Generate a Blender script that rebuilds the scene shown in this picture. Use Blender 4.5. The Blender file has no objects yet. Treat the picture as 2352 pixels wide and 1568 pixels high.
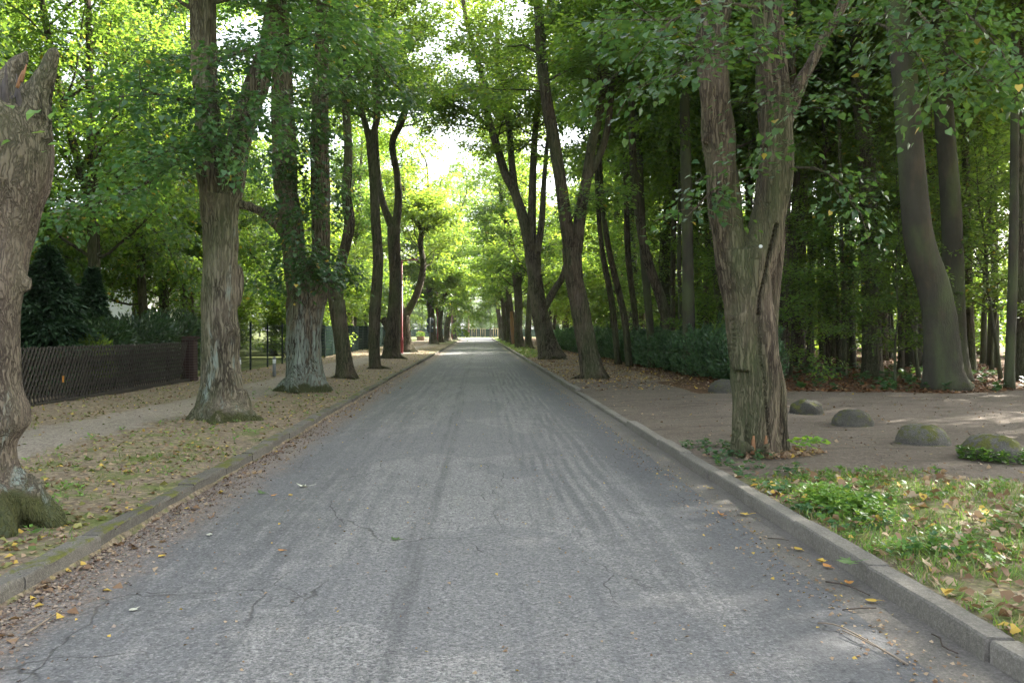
import bpy, math, random
import numpy as np
from mathutils import Vector, noise as mnoise

SC = bpy.context.scene
COL = SC.collection
R = math.radians

# ------------------------------------------------------------------ camera, sky, sun, exposure
CAMH = 1.6
FD, VX, VY = 1898.0, 1099.0, 758.0          # focal length and vanishing point measured on the photograph (2352 px wide)
cam = bpy.data.cameras.new('camera')
cam.sensor_width = 36.0
cam.lens = FD / 2352 * 36.0
cam.shift_x = (1176 - VX) / 2352
cam.shift_y = (VY - 784) / 2352
cam.clip_start = 0.05
cam.clip_end = 5000
camo = bpy.data.objects.new('camera', cam)
COL.objects.link(camo)
camo.location = (0, 0, CAMH)
camo.rotation_euler = (R(90), 0, 0)
SC.camera = camo

SUN_EL, SUN_AZ = 37.5, 57.0                  # azimuth from +Y towards +X
world = bpy.data.worlds.new('World')
SC.world = world
world.use_nodes = True
wn, wl = world.node_tree.nodes, world.node_tree.links
bg = wn['Background']
sky = wn.new('ShaderNodeTexSky')
sky.sky_type = 'NISHITA'
sky.sun_disc = False
sky.sun_elevation = R(SUN_EL)
sky.sun_rotation = R(SUN_AZ)
sky.dust_density = 4.0
sky.air_density = 1.0
sky.ozone_density = 1.0
hs = wn.new('ShaderNodeHueSaturation')
hs.inputs['Saturation'].default_value = 0.4
wl.new(sky.outputs[0], hs.inputs['Color'])
wl.new(hs.outputs[0], bg.inputs['Color'])
bg.inputs['Strength'].default_value = 0.15

sl = bpy.data.lights.new('sun', 'SUN')
sl.energy = 5.0
sl.angle = R(0.6)
sl.color = (1.0, 0.95, 0.85)
so = bpy.data.objects.new('sun', sl)
COL.objects.link(so)
sd = Vector((math.sin(R(SUN_AZ)) * math.cos(R(SUN_EL)), math.cos(R(SUN_AZ)) * math.cos(R(SUN_EL)), math.sin(R(SUN_EL))))
so.rotation_euler = sd.to_track_quat('Z', 'Y').to_euler()

SC.view_settings.view_transform = 'Standard'
SC.view_settings.look = 'None'
SC.view_settings.gamma = 1.0
SC.view_settings.use_curve_mapping = False
SC.view_settings.exposure = 2.6
SC.cycles.use_denoising = True
SC.cycles.denoiser = 'OPENIMAGEDENOISE'
SC.cycles.denoising_input_passes = 'RGB_ALBEDO_NORMAL'
SC.cycles.denoising_prefilter = 'NONE'
SC.cycles.max_bounces = 8
SC.cycles.diffuse_bounces = 5
SC.cycles.glossy_bounces = 2
SC.cycles.transmission_bounces = 6
SC.cycles.transparent_max_bounces = 4
SC.cycles.caustics_reflective = False
SC.cycles.caustics_refractive = False
SC.cycles.sample_clamp_indirect = 6.0

# ------------------------------------------------------------------ helpers
def at(px, py, d):
    return np.array([(px - VX) / FD * d, d, CAMH - (py - VY) / FD * d])

KL = lambda y: -2.74 - 0.0016 * max(0.0, min(y, 160.0) - 12) - 0.0   # left kerb face
KR = lambda y: 2.46
Y_END = 166.0                                  # the cross street at the far end

def fbm(x, y, s, seed=0.0):
    return mnoise.fractal(Vector((x * s + seed * 7.3, y * s - seed * 3.1, seed)), 0.6, 2.0, 3)

def gz(x, y):
    """height of the ground outside the road"""
    if y > Y_END - 1:
        return 0.02
    dl = KL(y) - x
    dr = x - KR(y)
    d = max(dl, dr)
    if d < 0.02:
        return -0.12
    base = 0.085
    if dr > 0 and 13.2 < y < 20.6:             # dropped kerb at the drive
        k = min(1, (y - 13.2) / .5, (20.6 - y) / .5)
        base = 0.085 - 0.05 * k * max(0, 1 - dr / 2.5)
    f = min(1.0, max(0.0, (d - 0.15) / 1.2))
    return base + f * (0.03 + 0.05 * fbm(x, y, 0.35, 2.0)) + min(1, max(0, d - 5) / 12) * 0.12 * fbm(x, y, .08, 5.)

def tag(o, label=None, cat=None, group=None, kind=None):
    if label: o['label'] = label
    if cat: o['category'] = cat
    if group: o['group'] = group
    if kind: o['kind'] = kind
    return o

def empty(name, loc, label=None, cat=None, group=None, rz=0.0):
    o = bpy.data.objects.new(name, None)
    o.empty_display_size = 0.2
    COL.objects.link(o)
    o.location = loc
    o.rotation_euler = (0, 0, rz)
    return tag(o, label, cat, group)

def link(name, mesh, parent=None):
    o = bpy.data.objects.new(name, mesh)
    COL.objects.link(o)
    if parent: o.parent = parent
    return o

def copy_tree(o, parent=None):
    c = o.copy()
    COL.objects.link(c)
    c.parent = parent
    for ch in list(o.children):
        copy_tree(ch, c)
    return c

class MB:
    """collects verts / faces for one mesh"""
    def __init__(s):
        s.v = []; s.f = []; s.n = 0
    def add(s, v, f):
        v = np.asarray(v, float)
        s.v.append(v)
        s.f += [[i + s.n for i in q] for q in f]
        s.n += len(v)
    def box(s, c, d, rz=0.0, taper=1.0, tilt=None):
        x, y, z = d[0] / 2, d[1] / 2, d[2] / 2
        p = np.array([[-x, -y, -z], [x, -y, -z], [x, y, -z], [-x, y, -z],
                      [-x * taper, -y * taper, z], [x * taper, -y * taper, z], [x * taper, y * taper, z], [-x * taper, y * taper, z]])
        if tilt is not None: p = p @ np.array(tilt).T
        ca, sa = math.cos(rz), math.sin(rz)
        p = p @ np.array([[ca, sa, 0], [-sa, ca, 0], [0, 0, 1]])
        s.add(p + np.asarray(c, float), [[0, 3, 2, 1], [4, 5, 6, 7], [0, 1, 5, 4], [1, 2, 6, 5], [2, 3, 7, 6], [3, 0, 4, 7]])
    def tube(s, pts, rad, seg=10, rough=0.0, seed=0, flare=0.0, cap=True, flare_h=0.35):
        P = np.asarray(pts, float); rad = np.asarray(rad, float)
        n = len(P)
        rng = np.random.RandomState(seed)
        T = np.gradient(P, axis=0)
        T /= np.linalg.norm(T, axis=1)[:, None] + 1e-9
        ref = np.array([1., 0, 0]) if abs(T[0][0]) < .9 else np.array([0, 1., 0])
        A = ref - T[0] * T[0].dot(ref); A /= np.linalg.norm(A)
        th = np.linspace(0, 2 * np.pi, seg, endpoint=False)
        ks = rng.randint(2, 6, 5); ph = rng.rand(5) * 6.3; bs = rng.uniform(-1.6, 1.6, 5); am = rng.uniform(.3, 1, 5)
        fk = rng.choice([4, 5, 6]); fp = rng.rand() * 6.3
        L = np.concatenate([[0], np.cumsum(np.linalg.norm(np.diff(P, axis=0), axis=1))])
        vs = []
        for i in range(n):
            A = A - T[i] * T[i].dot(A); A /= np.linalg.norm(A)
            B = np.cross(T[i], A)
            m = np.ones(seg)
            if rough:
                m += rough * sum(am[j] * np.sin(ks[j] * th + ph[j] + bs[j] * L[i]) for j in range(5)) / 2
                m += rough * .4 * (rng.rand() - .5)
            if flare:
                e = math.exp(-L[i] / flare_h)
                m *= 1 + flare * e * (1 + .55 * np.cos(fk * th + fp) + .3 * np.cos((fk - 2) * th + 2 * fp))
            vs.append(P[i] + (rad[i] * m)[:, None] * (np.cos(th)[:, None] * A + np.sin(th)[:, None] * B))
        V = np.concatenate(vs)
        F = []
        for i in range(n - 1):
            a, b = i * seg, (i + 1) * seg
            F += [[a + j, a + (j + 1) % seg, b + (j + 1) % seg, b + j] for j in range(seg)]
        if cap:
            F.append(list(range(seg))[::-1])
            F.append([(n - 1) * seg + j for j in range(seg)])
        s.add(V, F)
    def lathe(s, prof, c=(0, 0, 0), seg=16):
        th = np.linspace(0, 2 * np.pi, seg, endpoint=False)
        V = []
        for r, z in prof:
            V.append(np.stack([r * np.cos(th), r * np.sin(th), np.full(seg, z)], 1))
        V = np.concatenate(V) + np.asarray(c, float)
        F = []
        for i in range(len(prof) - 1):
            a, b = i * seg, (i + 1) * seg
            F += [[a + j, a + (j + 1) % seg, b + (j + 1) % seg, b + j] for j in range(seg)]
        F.append(list(range(seg))[::-1]); F.append([(len(prof) - 1) * seg + j for j in range(seg)])
        s.add(V, F)
    def mesh(s, name, mat, smooth=True):
        me = bpy.data.meshes.new(name)
        me.from_pydata(np.concatenate(s.v).tolist(), [], s.f)
        for m in (mat if isinstance(mat, (list, tuple)) else [mat]): me.materials.append(m)
        if smooth: me.polygons.foreach_set('use_smooth', np.ones(len(me.polygons), bool))
        return me
    def build(s, name, mat, parent=None, smooth=True):
        return link(name, s.mesh(name, mat, smooth), parent)

def smoothpath(P, step):
    """Catmull-Rom resampling of rows (x, y, z, r)"""
    P = np.asarray(P, float)
    Q = np.vstack([2 * P[0] - P[1], P, 2 * P[-1] - P[-2]])
    out = []
    for i in range(1, len(Q) - 2):
        p0, p1, p2, p3 = Q[i - 1:i + 3]
        n = max(2, int(np.linalg.norm(p2[:3] - p1[:3]) / step))
        t = np.linspace(0, 1, n, endpoint=False)[:, None]
        out.append(.5 * (2 * p1 + (p2 - p0) * t + (2 * p0 - 5 * p1 + 4 * p2 - p3) * t ** 2 + (3 * p1 - p0 - 3 * p2 + p3) * t ** 3))
    out.append(P[-1:])
    out = np.vstack(out)
    out[:, 3] = np.maximum(out[:, 3], .004)
    return out

# quads mesh from arrays (fast)
def quads_mesh(name, V, Q, mat, smooth=False):
    me = bpy.data.meshes.new(name)
    me.vertices.add(len(V)); me.vertices.foreach_set('co', V.astype(np.float32).ravel())
    k = Q.shape[1]
    me.loops.add(Q.size); me.loops.foreach_set('vertex_index', Q.astype(np.int32).ravel())
    me.polygons.add(len(Q)); me.polygons.foreach_set('loop_start', np.arange(0, Q.size, k, dtype=np.int32))
    try: me.polygons.foreach_set('loop_total', np.full(len(Q), k, np.int32))
    except Exception: pass
    me.update(calc_edges=True)
    if smooth: me.polygons.foreach_set('use_smooth', np.ones(len(Q), bool))
    me.materials.append(mat)
    return me

HEART = np.array([[0, .06, 0], [-.36, .0, .05], [-.44, .42, .07], [0, 1., -.14], [.44, .42, .07], [.36, .0, .05]])
HEART_Q = [[0, 3, 2, 1], [0, 5, 4, 3]]
RHOMB = np.array([[0, 0, 0], [-.45, .42, .07], [0, 1., -.12], [.45, .42, .07]])
RHOMB_Q = [[0, 3, 2, 1]]
LANCE = np.array([[0, 0, 0], [-.17, .4, .04], [0, 1., -.12], [.17, .4, .04]])
BLADE = np.array([[-.04, 0, 0], [-.03, .5, .0], [0, 1., -.25], [.03, .5, .0]])
MAPLE = np.array([[0, 0, 0], [-.42, .08, .03], [-.22, .34, .0], [-.52, .55, .08], [-.16, .62, 0], [0, 1, .06], [.16, .62, 0], [.5, .58, .05], [.22, .34, 0], [.4, .1, .07]])
MAPLE_Q = [[0, 2, 1, 1], ]

def leaves_mesh(name, P, D, N, S, mat, tmpl=HEART, tq=HEART_Q, smooth=False):
    P = np.asarray(P); n = len(P)
    D = D / (np.linalg.norm(D, axis=1)[:, None] + 1e-9)
    U = np.cross(D, N); U /= (np.linalg.norm(U, axis=1)[:, None] + 1e-9)
    W = np.cross(U, D)
    k = len(tmpl)
    V = P[:, None, :] + S[:, None, None] * (tmpl[None, :, 0:1] * U[:, None, :] + tmpl[None, :, 1:2] * D[:, None, :] + tmpl[None, :, 2:3] * W[:, None, :])
    V = V.reshape(-1, 3)
    tq = np.asarray(tq)
    Q = (tq[None] + (np.arange(n) * k)[:, None, None]).reshape(-1, tq.shape[1])
    return quads_mesh(name, V, Q, mat, smooth)

# ------------------------------------------------------------------ materials
def newmat(name):
    m = bpy.data.materials.new(name)
    m.use_nodes = True
    nt = m.node_tree
    b = nt.nodes['Principled BSDF']
    return m, nt, b

class G:
    """tiny node helper"""
    def __init__(s, nt): s.nt = nt
    def n(s, t, **kw):
        x = s.nt.nodes.new(t)
        for k, v in kw.items(): setattr(x, k, v)
        return x
    def l(s, a, b): s.nt.links.new(a, b)
    def val(s, sock, v):
        if hasattr(v, 'is_linked') or hasattr(v, 'links'): s.l(v, sock)
        else: sock.default_value = v
    def math(s, op, a, b=0.0, c=None, clamp=False):
        x = s.n('ShaderNodeMath', operation=op, use_clamp=clamp)
        s.val(x.inputs[0], a); s.val(x.inputs[1], b)
        if c is not None: s.val(x.inputs[2], c)
        return x.outputs[0]
    def mix(s, f, a, b, blend='MIX'):
        x = s.n('ShaderNodeMix', data_type='RGBA', blend_type=blend)
        s.val(x.inputs[0], f)
        s.val(x.inputs[6], a if hasattr(a, 'links') else tuple(a) + (1,) if len(a) == 3 else a)
        s.val(x.inputs[7], b if hasattr(b, 'links') else tuple(b) + (1,) if len(b) == 3 else b)
        return x.outputs[2]
    def noise(s, vec, scale, detail=3, rough=.55, dist=0.0):
        x = s.n('ShaderNodeTexNoise')
        x.inputs['Scale'].default_value = scale; x.inputs['Detail'].default_value = detail
        x.inputs['Roughness'].default_value = rough; x.inputs['Distortion'].default_value = dist
        if vec is not None: s.l(vec, x.inputs['Vector'])
        return x.outputs['Fac']
    def vor(s, vec, scale, feature='F1', out='Distance', rnd=1.0):
        x = s.n('ShaderNodeTexVoronoi', feature=feature)
        x.inputs['Scale'].default_value = scale; x.inputs['Randomness'].default_value = rnd
        if vec is not None: s.l(vec, x.inputs['Vector'])
        return x.outputs[out]
    def ramp(s, f, stops, interp='LINEAR'):
        x = s.n('ShaderNodeValToRGB'); x.color_ramp.interpolation = interp
        e = x.color_ramp.elements
        while len(e) < len(stops): e.new(.5)
        for q, (p, c) in zip(e, stops):
            q.position = p; q.color = (c, c, c, 1) if not hasattr(c, '__len__') else tuple(c) + (1,) if len(c) == 3 else c
        s.l(f, x.inputs[0])
        return x.outputs[0]
    def step(s, f, a, b):
        x = s.n('ShaderNodeMapRange', interpolation_type='SMOOTHSTEP')
        s.val(x.inputs[0], f); x.inputs[1].default_value = a; x.inputs[2].default_value = b
        return x.outputs[0]
    def scale(s, vec, sx, sy, sz, off=(0, 0, 0)):
        x = s.n('ShaderNodeMapping'); x.inputs['Scale'].default_value = (sx, sy, sz); x.inputs['Location'].default_value = off
        s.l(vec, x.inputs['Vector'])
        return x.outputs[0]
    def bump(s, h, strength, dist, normal=None):
        x = s.n('ShaderNodeBump'); x.inputs['Strength'].default_value = strength; x.inputs['Distance'].default_value = dist
        s.l(h, x.inputs['Height'])
        if normal is not None: s.l(normal, x.inputs['Normal'])
        return x.outputs[0]

def leaf_mat(name, cols, trans, mixf=.5, rough=.42, spec=.35, odd=None, objvar=.35):
    """cols: three leaf colours (reflected), trans: transmitted colour; odd: (share, colour) of yellowed leaves"""
    m, nt, b = newmat(name); g = G(nt)
    geo = g.n('ShaderNodeNewGeometry'); oi = g.n('ShaderNodeObjectInfo')
    rnd = geo.outputs['Random Per Island']
    c = g.ramp(rnd, [(0.0, cols[0]), (.5, cols[1]), (1.0, cols[2])])
    tv = g.ramp(rnd, [(0.0, [x * .75 for x in trans]), (.45, trans), (1.0, [trans[0] * 1.25, trans[1] * 1.05, trans[2] * .8])])
    big = g.noise(g.n('ShaderNodeTexCoord').outputs['Object'], .55, 2)
    f = g.math('MULTIPLY_ADD', g.math('SUBTRACT', big, .5), 1.0, 1.0)
    f = g.math('ADD', f, g.math('MULTIPLY', g.math('SUBTRACT', oi.outputs['Random'], .5), objvar))
    fc = g.n('ShaderNodeCombineColor')
    for i in range(3): g.l(f, fc.inputs[i])
    c = g.mix(1.0, c, fc.outputs[0], 'MULTIPLY'); tv = g.mix(1.0, tv, fc.outputs[0], 'MULTIPLY')
    if odd:
        r2 = g.math('FRACT', g.math('MULTIPLY', rnd, 37.7))
        k = g.math('LESS_THAN', r2, odd[0])
        c = g.mix(k, c, odd[1]); tv = g.mix(k, tv, [min(1, x * 1.2) for x in odd[1]])
    g.l(c, b.inputs['Base Color'])
    b.inputs['Roughness'].default_value = rough; b.inputs['Specular IOR Level'].default_value = spec
    t = g.n('ShaderNodeBsdfTranslucent'); g.l(tv, t.inputs['Color'])
    mx = g.n('ShaderNodeMixShader'); mx.inputs[0].default_value = mixf
    g.l(b.outputs[0], mx.inputs[1]); g.l(t.outputs[0], mx.inputs[2])
    g.l(mx.outputs[0], nt.nodes['Material Output'].inputs['Surface'])
    return m

M = {}
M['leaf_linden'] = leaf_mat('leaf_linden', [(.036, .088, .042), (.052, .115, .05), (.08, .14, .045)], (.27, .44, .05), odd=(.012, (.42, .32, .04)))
M['leaf_near'] = leaf_mat('leaf_near', [(.040, .098, .046), (.06, .13, .055), (.09, .155, .05)], (.18, .37, .06), mixf=.38, rough=.36, spec=.45, odd=(.012, (.42, .32, .05)))  # lime leaf with cooler transmission: its look in shade put into the colour
M['leaf_beech'] = leaf_mat('leaf_beech', [(.035, .085, .034), (.05, .11, .04), (.075, .135, .04)], (.27, .44, .045), mixf=.52)
M['leaf_bright'] = leaf_mat('leaf_bright', [(.07, .14, .035), (.095, .175, .04), (.13, .20, .045)], (.36, .52, .06), mixf=.5)  # brighter yellow-green: sunlit look put into the colour; also for pale shrubs
M['leaf_hedge'] = leaf_mat('leaf_hedge', [(.042, .10, .044), (.065, .135, .058), (.10, .18, .068)], (.09, .19, .04), mixf=.2, rough=.35, spec=.5)
M['leaf_rhodo'] = leaf_mat('leaf_rhodo', [(.025, .060, .030), (.04, .085, .04), (.07, .12, .05)], (.08, .17, .03), mixf=.22, rough=.30, spec=.6)
M['leaf_conifer'] = leaf_mat('leaf_conifer', [(.018, .045, .022), (.026, .062, .026), (.04, .085, .032)], (.03, .08, .02), mixf=.12, rough=.6)
M['grass'] = leaf_mat('grass', [(.06, .12, .02), (.08, .16, .03), (.14, .19, .05)], (.2, .34, .05), mixf=.4, odd=(.12, (.32, .26, .12)))
M['weed'] = leaf_mat('weed', [(.05, .12, .025), (.08, .18, .03), (.11, .22, .04)], (.2, .36, .05), mixf=.35)
M['weed_dark'] = leaf_mat('weed_dark', [(.03, .08, .035), (.04, .10, .04), (.05, .12, .04)], (.12, .24, .04), mixf=.3)
M['ivy_bright'] = leaf_mat('ivy_bright', [(.09, .20, .03), (.12, .25, .04), (.14, .26, .04)], (.28, .46, .06), mixf=.4)
M['litter'] = leaf_mat('litter', [(.15, .085, .05), (.27, .18, .11), (.42, .33, .22)], (.26, .17, .08), mixf=.2, rough=.7, spec=.2, odd=(.12, (.52, .36, .08)), objvar=0)
M['litter_green'] = leaf_mat('litter_green', [(.10, .14, .04), (.20, .22, .08), (.30, .27, .10)], (.2, .25, .06), mixf=.25, rough=.65, spec=.2, objvar=0)
M['litter_dark'] = leaf_mat('litter_dark', [(.085, .04, .02), (.14, .065, .03), (.22, .11, .05)], (.14, .07, .03), mixf=.15, rough=.7, spec=.2, odd=(.05, (.30, .19, .09)), objvar=0)
M['litter_kerb'] = leaf_mat('litter_kerb', [(.13, .088, .066), (.22, .165, .128), (.34, .28, .22)], (.2, .12, .08), mixf=.1, rough=.8, spec=.1, objvar=0)
M['leaf_yellow'] = leaf_mat('leaf_yellow', [(.55, .34, .05), (.60, .40, .07), (.62, .45, .12)], (.5, .35, .05), mixf=.25, rough=.6)
M['leaf_orange'] = leaf_mat('leaf_orange', [(.45, .19, .05), (.48, .22, .06), (.42, .2, .07)], (.4, .2, .05), mixf=.2, rough=.6)
M['leaf_fresh'] = leaf_mat('leaf_fresh', [(.09, .15, .06), (.11, .18, .07), (.13, .2, .08)], (.2, .36, .06), mixf=.3, rough=.5)
M['leaf_silver'] = leaf_mat('leaf_silver', [(.5, .52, .42), (.55, .55, .45), (.5, .5, .4)], (.3, .3, .2), mixf=.15, rough=.6)

def bark_mat(name, c1, c2, algae=.3, lichen=0.0, lich_col=(.25, .31, .275), lich_h=3.0, fur=1.0, moss=0.0, moss_h=.5, fscale=1.0, band=None, zs=1.0):
    m, nt, b = newmat(name); g = G(nt)
    tc = g.n('ShaderNodeTexCoord').outputs['Object']
    sep = g.n('ShaderNodeSeparateXYZ'); g.l(tc, sep.inputs[0])
    geo = g.n('ShaderNodeNewGeometry')
    wob = g.noise(g.scale(tc, 2.2, 2.2, 1.6), 1.0, 2)
    wv = g.n('ShaderNodeVectorMath', operation='MULTIPLY_ADD')
    g.l(g.noise(tc, 3.0, 3), wv.inputs[0]); wv.inputs[1].default_value = (.10, .10, .05); g.l(tc, wv.inputs[2])
    n1 = g.noise(g.scale(wv.outputs[0], 21 * fscale, 21 * fscale, 1.7 * fscale * zs), 1.0, 2.5, .5, .25)
    n2 = g.noise(g.scale(wv.outputs[0], 9 * fscale, 9 * fscale, 1.0 * fscale * zs, (2, 5, 1)), 1.0, 3, .55, .4)
    n3 = g.noise(g.scale(wv.outputs[0], 34 * fscale, 34 * fscale, 9 * fscale, (1, 3, 7)), 1.0, 3, .6)
    r1 = g.math('ABSOLUTE', g.math('MULTIPLY_ADD', n1, 2.0, -1.0))
    r2 = g.math('ABSOLUTE', g.math('MULTIPLY_ADD', n2, 2.0, -1.0))
    ridg = g.math('MULTIPLY', g.math('MULTIPLY_ADD', g.step(r1, .0, .20), .75, .25), g.math('MULTIPLY_ADD', g.step(r2, .0, .12), .7, .3))
    fine = g.noise(g.scale(tc, 70, 70, 26), 1.0, 4, .7)
    ridg = g.math('MULTIPLY', ridg, g.math('MULTIPLY_ADD', n3, .9, .45))
    big = g.noise(tc, 1.3, 3)
    h = g.math('MULTIPLY_ADD', fine, .25, ridg)
    c = g.mix(g.step(h, .22, .98), [x * .72 for x in c1], [c2[0] * .98, c2[1] * 1.02, c2[2] * .98])  # fissures darker than ridges: own tone plus crevice shade put into the colour
    c = g.mix(g.math('MULTIPLY', g.step(big, .42, .7), .55), c, [x * 1.25 for x in c2])
    rb = g.noise(g.scale(tc, 1.0, 1.0, .45), 2.2, 3)
    c = g.mix(g.math('MULTIPLY', g.step(rb, .52, .72), .18), c, (.19, .125, .085))
    if algae:
        an = g.noise(g.scale(tc, 1, 1, .4, (3, 1, 5)), 1.7, 4)
        c = g.mix(g.math('MULTIPLY', g.step(an, .40, .68), algae), c, (.10, .125, .055))
    if lichen:
        ln = g.noise(g.scale(tc, 3.2, 3.2, .8, (7, 2, 1)), 1.6, 5, .68, .5)
        hh = g.math('SUBTRACT', 1.0, g.math('DIVIDE', sep.outputs[2], lich_h), clamp=True)
        lm = g.math('MULTIPLY', g.step(g.math('ADD', ln, g.math('MULTIPLY', hh, .22 * lichen)), .58, .72), g.step(ridg, .12, .5))
        lm = g.math('MULTIPLY', lm, g.step(hh, 0.0, .25))
        lm = g.math('MULTIPLY', lm, g.math('MULTIPLY_ADD', fine, .9, .25, clamp=True))
        c = g.mix(lm, c, lich_col)
    if band:
        ln = g.noise(g.scale(tc, 6, 6, 2.2, (4, 2, 1)), 1.6, 5, .7, .4)
        bm = g.math('SUBTRACT', 1.0, g.math('DIVIDE', g.math('ABSOLUTE', g.math('SUBTRACT', sep.outputs[2], band[0])), band[1]), clamp=True)
        bx_ = g.math('SUBTRACT', 1.0, g.math('DIVIDE', g.math('ABSOLUTE', g.math('SUBTRACT', sep.outputs[0], band[2])), band[3]), clamp=True)
        bm = g.math('MULTIPLY', bm, bx_)
        c = g.mix(g.math('MULTIPLY', g.step(g.math('MULTIPLY_ADD', bm, .5, g.math('MULTIPLY', ln, .8)), .62, .75), g.math('MULTIPLY', g.step(bm, 0.02, .5), .5)), c, lich_col)
    if moss:
        mn = g.noise(tc, 5.0, 4)
        mh = g.math('SUBTRACT', 1.0, g.math('DIVIDE', sep.outputs[2], moss_h), clamp=True)
        mm = g.step(g.math('ADD', g.math('MULTIPLY', mh, .55 * moss), g.math('MULTIPLY', mn, .9)), .62, .8)
        c = g.mix(g.math('MULTIPLY', mm, .9), c, g.mix(g.noise(tc, 30, 2), (.028, .036, .012), (.085, .09, .028)))
    g.l(c, b.inputs['Base Color'])
    b.inputs['Roughness'].default_value = .92; b.inputs['Specular IOR Level'].default_value = .15
    g.l(g.bump(h, 1.0 * fur, .035), b.inputs['Normal'])
    return m

M['bark'] = bark_mat('bark_linden', (.045, .036, .028), (.20, .165, .125), algae=.4, lichen=.0, moss=.5, moss_h=.35)
M['bark_pale'] = bark_mat('bark_pale', (.050, .041, .030), (.205, .175, .13), algae=.4, lichen=.3, lich_h=4.0, moss=.6, moss_h=.3)
M['bark_lichen'] = bark_mat('bark_lichen', (.050, .040, .030), (.21, .175, .13), algae=.3, lichen=1.5, lich_h=3.2, moss=.8, moss_h=.35)
M['bark_dark'] = bark_mat('bark_dark', (.030, .024, .018), (.12, .098, .072), algae=.45, lichen=.0, lich_h=2.5, moss=.4, moss_h=.3)
M['bark_brown'] = bark_mat('bark_brown', (.050, .038, .028), (.165, .128, .092), algae=.55, lichen=.0, lich_h=3.4, moss=.2, moss_h=.2, fscale=1.2)
M['bark_beech'] = bark_mat('bark_beech', (.080, .073, .056), (.058, .053, .041), algae=.6, lichen=.0, fur=.45, fscale=1.0, moss=.3)
M['bark_stump'] = bark_mat('bark_stump', (.075, .060, .048), (.185, .148, .116), algae=.35, lichen=.6, lich_h=1.3, moss=.9, moss_h=.6, fscale=1.5, fur=.8, zs=3.2)

def plain(name, col, rough=.6, metal=0.0, spec=.4, var=.25, vs=8.0, bump=0.0):
    m, nt, b = newmat(name); g = G(nt)
    tc = g.n('ShaderNodeTexCoord').outputs['Object']
    n = g.noise(tc, vs, 4, .65)
    c = g.mix(n, [x * (1 - var) for x in col], [min(1, x * (1 + var)) for x in col])
    g.l(c, b.inputs['Base Color'])
    b.inputs['Roughness'].default_value = rough; b.inputs['Metallic'].default_value = metal; b.inputs['Specular IOR Level'].default_value = spec
    if bump: g.l(g.bump(g.noise(tc, vs * 6, 3), bump, .01), b.inputs['Normal'])
    return m

M['wood_grey'] = plain('wood_grey', (.036, .031, .023), .85, var=.5, vs=6, bump=.4)
M['wood_pale'] = plain('wood_pale', (.50, .37, .20), .7, var=.25)
M['wood_raw'] = plain('wood_raw', (.22, .11, .05), .8, var=.5, vs=12, bump=.5)
M['wood_dead'] = plain('wood_dead', (.075, .066, .06), .9, var=.7, vs=7, bump=.8)
M['brick'] = plain('brick_brown', (.040, .022, .017), .85, var=.4, vs=20)
M['metal_green'] = plain('metal_green', (.008, .018, .014), .6, var=.2)
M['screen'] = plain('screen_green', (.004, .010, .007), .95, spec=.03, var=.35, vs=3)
M['hazed_screen'] = plain('hazed_screen', (.035, .060, .040), .95, spec=.05, var=.3, vs=2)  # green lightened: the haze of distance is put into the colour
M['lamp_red'] = plain('lamp_red', (.16, .018, .022), .4, var=.2)
M['metal_grey'] = plain('metal_grey', (.17, .18, .19), .5, metal=.3, var=.15)
M['sign_back'] = plain('sign_back', (.05, .06, .075), .7, spec=.2, var=.1)
M['white_paint'] = plain('white_paint', (.72, .74, .74), .5, var=.08)
M['bollard_grey'] = plain('bollard_grey', (.15, .16, .17), .6, var=.2)
M['reflector_blue'] = plain('reflector_blue', (.10, .22, .38), .4, var=.1)
M['twig'] = plain('twig', (.20, .16, .12), .85, var=.4, vs=20)
M['twig_dark'] = plain('twig_dark', (.06, .045, .035), .85, var=.4, vs=20)
M['plaster'] = plain('plaster', (.62, .62, .60), .8, var=.06)
M['roof_tile'] = plain('roof_tile', (.20, .07, .045), .8, var=.3)
M['glass_dark'] = plain('glass_dark', (.02, .025, .03), .08, spec=.6, var=.1)
M['planter'] = plain('planter_concrete', (.16, .11, .08), .85, var=.2)
M['soil'] = plain('soil', (.06, .045, .03), .95, var=.4, vs=10, bump=.6)
M['gravel'] = plain('gravel', (.24, .22, .19), .9, var=.5, vs=30)
M['disc'] = plain('tag_metal', (.62, .64, .66), .35, metal=.2, var=.05)
M['tag_orange'] = plain('tag_orange', (.50, .22, .04), .6, var=.1)

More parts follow.
